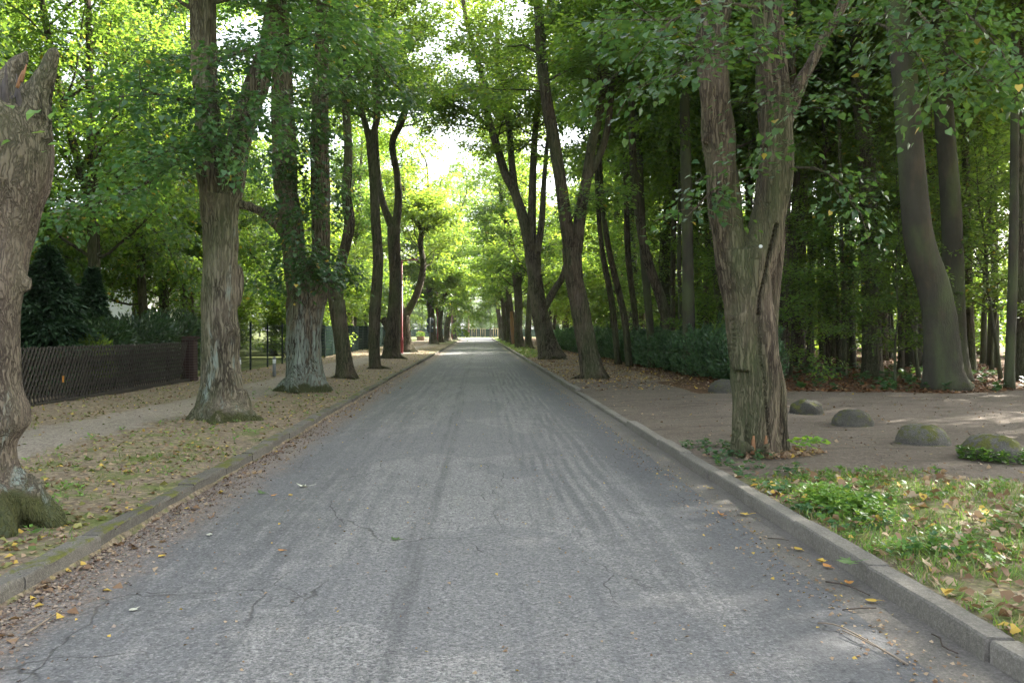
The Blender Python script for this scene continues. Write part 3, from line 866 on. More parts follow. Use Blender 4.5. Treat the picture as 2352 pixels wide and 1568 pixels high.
# T1: the broken trunk in the left foreground
def stump_extra(tr, org, rng):
    def t(rows, seg=12, rough=.15, seed=1):
        q = smoothpath(px_stem(rows, 6.4), .06); tr.tube(q[:, :3] - org, q[:, 3], seg=seg, rough=rough, seed=seed)
    t([(50, 300, 60), (80, 225, 34), (104, 175, 22), (120, 140, 17), (128, 122, 13), (133, 110, 5)], seed=4)
    t([(-10, 260, 60), (10, 200, 40), (32, 160, 24), (50, 138, 14), (62, 116, 4)], seed=5)
    t([(-70, 260, 60), (-85, 180, 40), (-100, 110, 16)], seed=6)
    t([(-20, 1120, 60), (45, 1150, 55), (95, 1185, 42), (150, 1215, 16)], rough=.35, seed=7)
    t([(-40, 1150, 60, -.1), (0, 1195, 42, -.25), (30, 1235, 18, -.4)], rough=.35, seed=8)
    t([(30, 640, 30), (60, 655, 14), (68, 660, 6)], seed=9)
    for k in range(15):                          # ragged rim of the break
        px = rng.uniform(-105, 95); py = 215 + abs(px) * .12; hh = rng.uniform(18, 75); dd = rng.uniform(-.28, .28)
        t([(px, py + 40, rng.uniform(14, 24), dd), (px + rng.uniform(-6, 6), py - hh * .4, rng.uniform(6, 11), dd), (px + rng.uniform(-12, 12), py - hh, 2, dd)], seg=7, rough=.3, seed=30 + k)
T1, _, o1 = row_tree('broken_tree', 'broken-off tree trunk with splintered top and mossy base, cut by the left edge', 6.4,
    [[(-40, 1205, 105), (-50, 1100, 84), (-52, 1020, 80), (-42, 965, 94), (-46, 930, 94), (-54, 870, 90), (-52, 700, 96), (-42, 540, 108), (-22, 420, 122), (-16, 330, 124), (-12, 285, 112), (-14, 240, 88)]],
    M['bark_stump'], 11, roots=0, extra=stump_extra, voxel=.024, flare=.25, disp=.03, grooves=[([(60, 170), (45, 300), (40, 420)], .03, .07), ([(-5, 420), (10, 600), (0, 800)], .03, .035), ([(95, 230), (80, 330), (70, 420)], .025, .04), ([(20, 980), (-5, 1010), (-20, 1060)], .03, .06)])
# torn grey heartwood and a raw splinter on the break
mb = MB(); rng = np.random.RandomState(17)
for k in range(16):
    px = rng.uniform(-60, 62); top = rng.uniform(135, 215) + abs(px - 10) * .3
    a, b_ = at(px, 330, 6.30), at(px + rng.uniform(-10, 16), top, 6.05 + rng.uniform(0, .3))
    m_ = (a + b_) / 2 + rng.normal(0, .012, 3); w = rng.uniform(.020, .045)
    mb.tube([a - o1, m_ - o1, b_ - o1], [w, w * .85, .004], seg=5, rough=.35, seed=k)
mb.build('heartwood', M['wood_dead'], T1)
mb = MB()
for k, (px, py, w, h) in enumerate(((40, 182, 4, 40), (49, 168, 3, 40))):
    a, b_ = at(px, py + h / 2, 6.02), at(px + 12, py - h / 2, 6.05)
    mb.tube([a - o1, (a + b_) / 2 - o1, b_ - o1], [w * 6.4 / FD, w * .9 * 6.4 / FD, .004], seg=5, rough=.3, seed=k)
mb.build('splinter', M['wood_raw'], T1)
fol = Foliage()
rng = np.random.RandomState(5)
for (px, py, s, tl) in ((68, 248, .10, .1), (95, 262, .11, -.2), (88, 258, .07, .5), (135, 262, .10, .2), (152, 292, .07, .3), (115, 312, .10, -.3), (125, 325, .13, .2), (145, 345, .07, .6), (8, 240, .09, .3), (5, 318, .08, -.4), (118, 352, .05, .3)):
    p = at(px, py, 6.0) - o1
    p = p + np.array([rng.uniform(-.02, .02), rng.uniform(-.1, .1), 0])
    sprout = Foliage()
    sprout.cloud(p[None], np.array([[tl + rng.uniform(-.5, .5), -.5 + rng.uniform(-.4, .4), -.35 + rng.uniform(-.3, .3)]]), np.array([[rng.uniform(-.5, .5), -.5 + rng.uniform(-.4, .2), .8]]), np.array([s * .9]))
    link('sprout_leaf', sprout.mesh('sprout_leaf', M['ivy_bright'], 1), T1)

# T2: forked lime tree
def t2_extra(tr, org, rng):
    def t(rows, d=14.0, seed=1, rough=.15):
        q = smoothpath(px_stem(rows, d), .08); tr.tube(q[:, :3] - org, q[:, 3], seg=12, rough=rough, seed=seed)
    t([(540, 700, 12), (551, 655, 11), (550, 612, 9)], 14.2, 2)
    for (px, py) in ((528, 757), (531, 852), (527, 907), (541, 430), (560, 470)): t([(px - 10, py, 9), (px, py, 9), (px + 8, py - 1, 4)], 13.8, 3)
    t([(500, 950, 40), (450, 975, 26), (400, 990, 12), (360, 1000, 5)], 13.75, 4)
    t([(520, 955, 40), (570, 965, 26), (610, 975, 10)], 13.75, 5)
    t([(548, 900, 16), (556, 925, 18), (562, 950, 16)], 13.9, 6)
    t([(505, 965, 45, -.1), (500, 985, 30, -.5), (480, 1000, 12, -.9)], 13.9, 7)
row_tree('lime_tree', 'forked pale lime tree with mossy root mound beside the broken trunk', 14.0,
    [[(507, 966, 62), (507, 935, 50), (509, 880, 45), (505, 800, 42), (505, 650, 41), (508, 540, 42), (505, 450, 44)],
     [(492, 480, 30), (484, 420, 31), (480, 350, 31), (476, 250, 29), (468, 100, 29), (462, -50, 28), (452, -300, 22), (440, -700, 14), (430, -1000, 5)],
     [(515, 500, 32), (530, 420, 31), (545, 340, 30), (570, 250, 29), (600, 165, 27), (630, 60, 24), (645, -100, 20), (660, -400, 14), (670, -800, 6)]],
    M['bark_pale'], 22, extra=t2_extra, voxel=.034, flare=.35, disp=.03, leafmat='leaf_near', lod=1, group=GRP,
    crown=dict(NEARC, on=(1, 2), n=17, zmin=6.6, droop=.4, e0=(5, 45)), roots=0,
    explicit=[([(478, 330, 14), (440, 330, 13.3), (380, 350, 12.6), (310, 380, 12.2)], .035), ([(480, 260, 14), (430, 235, 13), (350, 215, 12.4), (260, 225, 12)], .04),
              ([(480, 200, 14), (510, 215, 13.2), (530, 260, 12.6), (520, 330, 12.3)], .03), ([(480, 290, 14), (470, 330, 13.3), (480, 370, 13)], .02),
              ([(470, 160, 14), (520, 130, 13), (600, 110, 12.5), (660, 130, 12.2)], .04), ([(475, 300, 14), (370, 400, 13.5), (250, 460, 13.2), (150, 480, 13)], .04),
              ([(600, 165, 14), (650, 110, 13.4), (720, 80, 12.8), (780, 95, 12.6)], .035), ([(590, 200, 14), (600, 250, 13.3), (615, 290, 13.1)], .02)])

# T3
def t3_extra(tr, org, rng):
    def t(rows, d=20.5, seed=1):
        q = smoothpath(px_stem(rows, d), .1); tr.tube(q[:, :3] - org, q[:, 3], seg=12, rough=.2, seed=seed)
    t([(695, 885, 45), (665, 895, 30), (640, 905, 20), (605, 922, 7)], 20.2, 2)
    t([(690, 890, 40), (670, 905, 22), (650, 915, 14)], 19.9, 3)
    t([(715, 885, 40), (740, 895, 25), (765, 900, 9)], 20.3, 4)
    t([(712, 862, 14), (716, 866, 14)], 20.1, 5)
row_tree('lime_tree', 'thick twin-stemmed lime tree with pale blue-green lichen on its trunk', 20.5,
    [[(701, 900, 50), (701, 875, 42), (699, 800, 38), (700, 730, 39), (705, 672, 42)],
     [(688, 690, 26), (678, 610, 26), (668, 520, 27), (655, 420, 28), (650, 300, 27), (646, 150, 23), (642, -20, 19), (636, -250, 14), (630, -550, 5)],
     [(725, 690, 26), (734, 610, 23), (737, 520, 21), (735, 420, 22), (735, 300, 21), (738, 150, 18), (745, -80, 13), (750, -350, 5)],
     [(672, 560, 13), (640, 520, 13), (605, 488, 12), (575, 475, 10), (540, 470, 7)]],
    M['bark_lichen'], 33, roots=0, extra=t3_extra, voxel=.05, flare=.3, disp=.03, leafmat='leaf_near', lod=1, group=GRP,
    crown=dict(NEARC, on=(1, 2, 3), n=11, zmin=7.6, droop=.4, leaf=.105, dens=62, L=3.6),
    explicit=[([(672, 560, 20.5), (690, 580, 19.4), (705, 620, 19.0)], .02), ([(735, 560, 20.5), (760, 600, 19.8), (790, 640, 19.5)], .025), ([(680, 600, 20.5), (660, 625, 19.6), (640, 650, 19.4)], .02),
              ([(735, 470, 20.5), (700, 500, 19.4), (680, 540, 19.1)], .02), ([(650, 400, 20.5), (665, 430, 19.7), (668, 470, 19.4)], .02), ([(655, 330, 20.5), (635, 350, 19.6), (640, 390, 19.4)], .02), ([(735, 380, 20.5), (755, 400, 19.7), (758, 440, 19.5)], .02),
              ([(735, 300, 20.5), (712, 320, 19.6), (700, 360, 19.4)], .02), ([(648, 220, 20.5), (670, 240, 19.5), (690, 270, 19.3)], .025), ([(740, 200, 20.5), (735, 240, 19.6), (738, 290, 19.5)], .02), ([(738, 560, 20.5), (735, 590, 19.7), (738, 630, 19.6)], .02), ([(735, 230, 20.5), (770, 205, 19.5), (800, 200, 19)], .025)])

row_tree('lime_tree', 'slim dark lime tree with crooked stem right of the lichened twin trunk', 25.5,
    [[(795, 872, 22), (788, 810, 18), (779, 740, 18), (773, 690, 19)], [(774, 700, 14), (780, 620, 13), (793, 567, 12), (803, 510, 12), (795, 445, 11), (800, 350, 10), (792, 220, 9), (785, 50, 7), (780, -150, 3)],
     [(771, 705, 12), (757, 660, 11), (747, 600, 9), (742, 500, 8), (745, 380, 5)]],
    M['bark_dark'], 44, crown=dict(MIDC, on=(1, 2), n=9, L=3.0, zmin=8.5, droop=.3), group=GRP, flare=.4, seg=16)
row_tree('lime_tree', 'straight slender lime trunk, greenish, close to the left kerb, without burrs at base', 32.0,
    [[(862, 849, 14), (859, 790, 13), (862, 700, 13), (868, 600, 12), (862, 500, 11), (858, 400, 11), (851, 330, 10)],
     [(852, 340, 8), (835, 270, 7), (805, 190, 6), (795, 110, 5), (790, 0, 4), (785, -150, 2)], [(852, 340, 8), (868, 250, 7), (864, 180, 6), (858, 80, 5), (850, -100, 3)]],
    M['bark_dark'], 55, crown=dict(MIDC, on=(1, 2), n=18, L=4.8, zmin=9.5, droop=.3), group=GRP, flare=.15)
row_tree('lime_tree', 'lyre-shaped lime tree with sawn-off stub low on its left side', 43.0,
    [[(900, 828, 19), (900, 790, 17), (905, 720, 16), (908, 640, 14), (905, 560, 14), (905, 520, 15)],
     [(908, 530, 10), (915, 460, 9), (912, 400, 8), (901, 330, 8), (920, 285, 8), (935, 230, 7), (915, 180, 6), (905, 110, 5), (900, 0, 3)],
     [(902, 525, 10), (882, 475, 8), (872, 430, 7), (865, 350, 6), (860, 230, 5), (850, 80, 3)], [(902, 775, 9), (888, 745, 9), (879, 731, 8)]],
    M['bark_dark'], 66, crown=dict(MIDC, on=(1, 2), n=18, L=5.0, zmin=11.5, droop=.3, leaf=.15, dens=50, e0=(0, 45)), group=GRP, flare=.3)
row_tree('lime_tree', 'bent lime tree with black curving stem behind the nearest red lamp post', 56.0,
    [[(932, 813, 20), (932, 790, 14), (930, 750, 13), (928, 715, 14)], [(932, 725, 9), (955, 682, 8), (968, 640, 8), (972, 600, 7), (965, 560, 6), (968, 530, 6), (950, 500, 5), (930, 465, 4), (925, 400, 3)],
     [(968, 540, 4), (990, 520, 3), (1010, 512, 2)], [(926, 722, 9), (917, 690, 8), (915, 640, 5)]],
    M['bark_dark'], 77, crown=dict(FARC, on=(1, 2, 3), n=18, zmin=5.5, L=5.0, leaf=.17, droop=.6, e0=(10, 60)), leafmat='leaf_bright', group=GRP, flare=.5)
# far left row
for k, (lab, d, st) in enumerate([
    ('lime tree behind the round traffic sign on the left side', 90.0, [[(995, 791, 9), (993, 760, 8), (988, 700, 8), (986, 650, 7), (990, 600, 5), (985, 500, 3), (980, 380, 2)], [(988, 680, 4), (1000, 620, 4), (1005, 560, 2)]]),
    ('leaning lime tree by the second red lamp post', 100.0, [[(1012, 787, 7), (1010, 740, 6), (1018, 690, 5), (1030, 650, 5), (1042, 600, 4), (1046, 520, 2)], [(1010, 750, 4), (1002, 690, 4), (1000, 600, 3), (995, 480, 2)]]),
    ('pale lime trunk beyond the second red lamp post', 112.0, [[(1028, 784, 8), (1027, 750, 7), (1035, 700, 5), (1040, 640, 4), (1042, 540, 2)]]),
    ('farthest lime tree of the left row', 130.0, [[(1044, 780, 6), (1043, 740, 6), (1046, 690, 5), (1050, 620, 4), (1050, 540, 2)]])]):
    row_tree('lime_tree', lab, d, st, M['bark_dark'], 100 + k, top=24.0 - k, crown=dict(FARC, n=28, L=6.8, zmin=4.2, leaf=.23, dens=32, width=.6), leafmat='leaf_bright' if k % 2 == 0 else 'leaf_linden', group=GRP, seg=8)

# ---- right row
def r1_extra(tr, org, rng):
    def t(rows, d=10.0, seed=1, rough=.12):
        q = smoothpath(px_stem(rows, d), .07); tr.tube(q[:, :3] - org, q[:, 3], seg=14, rough=rough, seed=seed)
    t([(1786, 1040, 30), (1782, 980, 26), (1774, 880, 25), (1766, 780, 22), (1768, 690, 22), (1780, 600, 22), (1788, 530, 18), (1788, 470, 12)], 10.25, 3)
    for (px, py, r_) in ((1612, 130, 16), (1600, 95, 12), (1733, 130, 14), (1620, 620 - 300, 8), (1762, 330, 12), (1800, 335, 18)): t([(px - 8, py + 8, r_), (px, py, r_), (px + 4, py - 8, r_ * .6)], 9.9, 4, .25)
    t([(1700, 720, 28), (1708, 790, 30), (1703, 850, 24)], 9.85, 6)
    t([(1715, 1020, 35), (1700, 1042, 18), (1690, 1055, 8)], 9.85, 7)
    t([(1745, 1020, 30), (1760, 1045, 14)], 9.8, 8)
    t([(1640, 40, 30), (1622, -10, 14), (1616, -50, 5)], 10.0, 9); t([(1650, 40, 28), (1664, -30, 16), (1668, -75, 5)], 10.0, 10)
R1, sm1, oR1 = row_tree('lime_tree', 'big brown lime tree forking low into two stems beside the right kerb', 10.0,
    [[(1733, 1045, 52), (1731, 1000, 45), (1733, 900, 47), (1728, 800, 50), (1717, 700, 54), (1710, 620, 58), (1706, 575, 55)],
     [(1690, 620, 38), (1674, 550, 37), (1660, 440, 36), (1650, 320, 35), (1640, 200, 35), (1637, 100, 34), (1638, 20, 32)],
     [(1730, 620, 42), (1752, 545, 42), (1772, 450, 39), (1781, 360, 37), (1778, 270, 36), (1768, 140, 34), (1760, 0, 33), (1752, -200, 28), (1740, -500, 20), (1725, -900, 8)],
     [(1790, 330, 17), (1830, 215, 15), (1870, 130, 13), (1920, 40, 12), (1980, -80, 9), (2060, -260, 5)]],
    M['bark_brown'], 202, roots=0, extra=r1_extra, voxel=.022, grooves=[([(1794, 515), (1780, 570), (1765, 620), (1754, 670), (1750, 720)], .02, .14), ([(1750, 720), (1753, 800), (1764, 880), (1772, 960), (1778, 1030)], .018, .06), ([(1692, 735), (1696, 770), (1693, 805)], .02, .07),
        ([(1728, 985), (1726, 1040)], .02, .06), ([(1668, 560), (1690, 640), (1694, 700)], .02, .03)], flare=.22, disp=.026, leafmat='leaf_near', lod=1, group=GRP,
    crown=dict(NEARC, on=(2, 3), n=24, zmin=7.2, L=5.4, droop=.25, e0=(10, 50), dens=50, subs=4.2, leaf=.11), exp=dict(dens=58, subs=3.6, leaf=.080, width=.32),
    explicit=[([(1790, 420, 10), (1760, 400, 9.6), (1720, 385, 9.3), (1690, 395, 9.2)], .018), ([(1800, 390, 10), (1870, 385, 9.5), (1930, 420, 9.2), (1960, 460, 9.1)], .02),
              ([(1870, 130, 10), (1850, 200, 9.2), (1830, 240, 8.9), (1810, 270, 8.8)], .018), ([(1780, 100, 10), (1700, 110, 9), (1620, 130, 8.3), (1540, 180, 7.9)], .03),
              ([(1760, 20, 10), (1640, 10, 8.7), (1540, 50, 8.0), (1470, 120, 7.7)], .03), ([(1920, 40, 10), (2030, 60, 8.8), (2110, 130, 8.3), (2140, 200, 8.2)], .025),
              ([(1980, -60, 10), (2140, -20, 8.6), (2250, 60, 8.0), (2340, 180, 7.8)], .03), ([(1640, 430, 10), (1605, 470, 9.7), (1575, 500, 9.5)], .014),
              ([(2000, -100, 10), (2200, 130, 8.4), (2300, 200, 8.1)], .025)])
q = at(1747, 566, 9.60) - oR1
mb = MB(); mb.lathe([(.001, .0), (.022, .0), (.022, .004), (.001, .0041)], seg=16)
dsc = mb.build('number_disc', M['disc'], R1); dsc.location = q; dsc.rotation_euler = (R(90), 0, 0)
fol = Foliage(); rng = np.random.RandomState(9)
n = 260
ang = rng.uniform(-2.2, .4, n); rad = rng.uniform(.28, .62, n)
P = np.stack([np.cos(ang) * rad * 1.1 + .12, np.sin(ang) * rad * .7, rng.uniform(.01, .12, n) * (1.2 - rad)], 1)
fol.cloud(P, np.stack([np.cos(ang), np.sin(ang), rng.uniform(-.3, .2, n)], 1) + rng.normal(0, .4, (n, 3)), UP + rng.normal(0, .5, (n, 3)), rng.uniform(.03, .065, n))
tag(link('dry_sprout', fol.mesh('dry_sprout', M['litter'], 1), R1), kind='stuff')
fol = Foliage(); n = 50
ang = rng.uniform(-1.2, .2, n); rad = rng.uniform(.3, .65, n)
P = np.stack([np.cos(ang) * rad * 1.1 + .15, np.sin(ang) * rad * .7, rng.uniform(.12, .24, n)], 1)
fol.cloud(P, np.stack([np.cos(ang), np.sin(ang), rng.uniform(-.2, .5, n)], 1), UP + rng.normal(0, .4, (n, 3)), rng.uniform(.05, .10, n))
tag(link('green_sprout', fol.mesh('green_sprout', M['ivy_bright'], 1), R1), kind='stuff')
for rows in ([(1731, 1000, 2), (1730, 1020, 5), (1728, 1042, 6)], [(1760, 1000, 2), (1759, 1018, 4), (1761, 1036, 5)]):
    mb = MB(); q = smoothpath(px_stem(rows, 9.72), .04); mb.tube(q[:, :3] - oR1, q[:, 3], seg=8, rough=.3, seed=2); mb.build('bark_wound', M['wood_raw'], R1)

row_tree('lime_tree', 'leaning dark lime tree with small white disc, at the end of the hedge side', 25.5,
    [[(1368, 878, 30), (1355, 825, 24), (1341, 760, 22), (1330, 700, 22), (1318, 640, 21), (1313, 570, 22)],
     [(1310, 580, 16), (1296, 480, 15), (1285, 400, 14), (1270, 310, 14), (1255, 230, 13), (1243, 130, 12), (1238, 40, 11), (1230, -80, 10), (1222, -300, 6)],
     [(1322, 580, 15), (1335, 480, 13), (1346, 420, 12), (1358, 340, 11), (1376, 260, 10), (1390, 180, 8), (1396, 40, 6), (1400, -150, 3)],
     [(1350, 410, 8), (1385, 335, 8), (1402, 240, 7), (1408, 100, 5)]],
    M['bark_dark'], 303, crown=dict(MIDC, on=(1, 2, 3), n=13, L=4.2, zmin=8.5, droop=.4), group=GRP, flare=.3, seg=18,
    explicit=[([(1300, 520, 25.5), (1340, 470, 24.5), (1390, 440, 24), (1420, 450, 24)], .03)])
row_tree('lime_tree', 'many-stemmed grey lime tree leaning over the road, an arching limb reaching left', 43.0,
    [[(1268, 829, 27), (1252, 775, 20), (1241, 720, 19), (1229, 640, 17), (1223, 580, 18)],
     [(1219, 590, 13), (1202, 500, 12), (1181, 440, 10), (1160, 400, 10), (1140, 330, 9), (1122, 270, 8), (1110, 190, 7), (1086, 100, 6), (1066, 20, 5), (1055, -120, 3)],
     [(1222, 570, 11), (1222, 460, 9), (1225, 380, 8), (1230, 300, 7), (1238, 200, 6), (1236, 80, 5), (1230, -80, 3)], [(1186, 450, 8), (1176, 380, 8), (1170, 300, 7), (1156, 220, 7), (1146, 150, 6), (1140, 40, 4)],
     [(1234, 585, 9), (1245, 500, 7), (1249, 430, 6), (1256, 340, 5), (1270, 240, 4), (1276, 100, 3), (1285, -40, 2)], [(1248, 715, 8), (1270, 672, 8), (1290, 640, 7), (1300, 605, 6), (1312, 540, 4)],
     [(1132, 300, 5), (1092, 266, 5), (1052, 246, 4), (1010, 240, 3), (980, 250, 2)]],
    M['bark'], 404, crown=dict(MIDC, on=(1, 2, 3, 4, 5, 6), n=16, L=4.8, zmin=10.5, droop=.4, leaf=.15, dens=46), group=GRP, flare=.4, leafmat='leaf_bright')
for k, (lab, d, st) in enumerate([
    ('short slim lime trunk just right of the dark far pair', 66.0, [[(1216, 800, 8), (1213, 770, 8), (1215, 720, 7), (1218, 660, 6), (1225, 560, 4), (1230, 450, 2)]]),
    ('black curving lime trunk in the far right row', 70.0, [[(1196, 798, 13), (1190, 760, 10), (1191, 700, 9), (1186, 640, 9), (1174, 560, 7), (1160, 500, 6), (1148, 430, 4), (1140, 330, 2)], [(1188, 690, 6), (1196, 600, 6), (1200, 500, 4), (1200, 380, 2)]]),
    ('far lime trunk with an orange-brown stripped patch', 84.0, [[(1182, 792, 8), (1177, 740, 7), (1168, 670, 6), (1160, 600, 5), (1152, 500, 4), (1148, 400, 2)]]),
    ('far grey lime trunk before the burred one, right row', 97.0, [[(1170, 788, 8), (1169, 740, 7), (1166, 680, 6), (1170, 600, 4), (1168, 480, 2)]]),
    ('burred dark lime trunk near the end of the right row', 112.0, [[(1162, 785, 9), (1160, 745, 8), (1156, 700, 6), (1150, 650, 5), (1148, 560, 3)]]),
    ('last lime tree of the right row before the junction', 135.0, [[(1154, 781, 7), (1150, 750, 6), (1144, 715, 5), (1140, 670, 4), (1140, 590, 2)]])]):
    t, s_, o_ = row_tree('lime_tree', lab, d, st, M['bark_dark'], 500 + k, top=23.0 - k * .6, crown=dict(FARC, n=24, L=6.2, zmin=4.2, leaf=.2 + .02 * k, dens=32, width=.6), leafmat='leaf_linden' if k % 2 else 'leaf_bright', group=GRP, seg=9, flare=.3)
    if k == 2:
        mb = MB(); qq = smoothpath(px_stem([(1180, 790, 5), (1177, 752, 5), (1174, 715, 3)], d - .3), .4); mb.tube(qq[:, :3] - o_, qq[:, 3], seg=6)
        mb.build('bare_wood', M['wood_raw'], t)

# ---- generic trees (built once, then copied)
def proto_tree(name, seed, H, zc, Rc, r0, mat, leafmat, nl, leaf, dens, subs, width, lean=.6, e0=(0, 45), droop=.6, fork=False, seg=10, lod=0, stemfrac=.95):
    rng = np.random.RandomState(seed)
    k = 8
    t = np.linspace(0, 1, k)
    lx, ly = rng.normal(0, lean, 2)
    x = lx * t ** 1.3 + np.cumsum(rng.normal(0, .10, k)) * .6; y = ly * t ** 1.3 + np.cumsum(rng.normal(0, .10, k)) * .6
    x -= x[0]; y -= y[0]
    st = np.stack([x, y, -.1 + t * H * stemfrac, r0 * (1 - .82 * t)], 1)
    q = smoothpath(st, .5)
    tr = MB(); wood = tr
    tr.tube(q[:, :3], q[:, 3], seg=seg, rough=.08, seed=seed, flare=.35, flare_h=.4)
    stems = [q]
    if fork:
        b0 = q[int(len(q) * .35)]
        a = rng.rand() * 6.3
        s2 = np.array([[b0[0], b0[1], b0[2], b0[3] * .8], [b0[0] + math.cos(a) * .6, b0[1] + math.sin(a) * .6, b0[2] + 1.6, b0[3] * .7], [b0[0] + math.cos(a) * 1.5, b0[1] + math.sin(a) * 1.5, b0[2] + H * .35, b0[3] * .5],
                       [b0[0] + math.cos(a) * 2.0, b0[1] + math.sin(a) * 2.0, H * .92, .03]])
        s2 = smoothpath(s2, .5); tr.tube(s2[:, :3], s2[:, 3], seg=seg, rough=.08, seed=seed + 1); stems.append(s2)
    fol = Foliage(); limbs = []
    for s in stems: limbs += auto_limbs(s, rng, zc, int(nl * 1.35) // len(stems), Rc, e0=e0, droop=droop)
    foliate(limbs, wood, fol, rng, dict(subs=subs * 1.4, dens=dens * 1.7, width=width, leaf=leaf * .9, bare=.15, tilt=.32))
    return tr.mesh('trunk', mat), fol.mesh('crown', M[leafmat], lod)

PROTO = {
    'wood0': proto_tree('wood', 1, 19, 8.0, 4.0, .20, M['bark_beech'], 'leaf_beech', 26, .17, 26, 2.6, .45),
    'wood1': proto_tree('wood', 2, 20, 7.0, 4.2, .26, M['bark_beech'], 'leaf_beech', 28, .17, 26, 2.6, .45, lean=1.2),
    'wood2': proto_tree('wood', 3, 18, 6.5, 3.6, .15, M['bark_dark'], 'leaf_beech', 26, .16, 26, 2.6, .42, lean=1.5),
    'wood3': proto_tree('wood', 4, 19, 8.0, 4.0, .22, M['bark_dark'], 'leaf_linden', 26, .17, 26, 2.6, .45, lean=1.0, fork=True),
    'sap0': proto_tree('sapling', 5, 6.5, 1.2, 2.2, .05, M['bark_beech'], 'leaf_beech', 22, .11, 34, 3.6, .28, lean=.5, e0=(-5, 30), droop=.4),
    'sap1': proto_tree('sapling', 6, 8.0, 1.8, 2.6, .06, M['bark_beech'], 'leaf_linden', 24, .12, 32, 3.4, .30, lean=.8, e0=(-5, 30), droop=.4),
    'sap2': proto_tree('sapling', 7, 5.0, .7, 1.9, .04, M['bark_dark'], 'leaf_beech', 20, .10, 36, 3.8, .26, lean=.4, e0=(-5, 30), droop=.4),
    'garden0': proto_tree('garden', 8, 14, 2.0, 5.2, .24, M['bark_dark'], 'leaf_linden', 34, .15, 30, 3.0, .40, lean=.8, e0=(-10, 40), droop=1.0, fork=True),
    'garden1': proto_tree('garden', 9, 16, 2.6, 5.4, .28, M['bark_dark'], 'leaf_linden', 36, .15, 30, 3.0, .42, lean=1.0, e0=(-5, 40), droop=1.0),
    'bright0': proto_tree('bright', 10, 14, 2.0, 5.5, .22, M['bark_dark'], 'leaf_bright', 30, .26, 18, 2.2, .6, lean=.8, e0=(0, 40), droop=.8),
    'avenue0': proto_tree('avenue', 12, 18, 4.5, 6.0, .30, M['bark'], 'leaf_linden', 34, .22, 22, 2.4, .55, lean=.8, e0=(0, 40), droop=.7, fork=True),
    'shrub1': proto_tree('shrub', 14, 3.0, .2, 2.0, .05, M['bark_dark'], 'leaf_beech', 22, .15, 26, 2.8, .32, lean=.3, e0=(5, 55), droop=.5),
    'shrub0': proto_tree('shrub', 13, 3.2, .15, 1.9, .05, M['bark_dark'], 'leaf_bright', 26, .14, 34, 3.6, .30, lean=.3, e0=(10, 60), droop=.5),
}
def plant(kind, name, x, y, label, cat, group, s=1.0, rz=0.0, trunk=None, sz=None):
    tm, cm = PROTO[kind]
    root = empty(name, (x, y, gz(x, y) - .03), label, cat, group, rz)
    root.scale = (s, s, sz or s)
    link('trunk', trunk or tm, root); link('crown', cm, root)
    return root

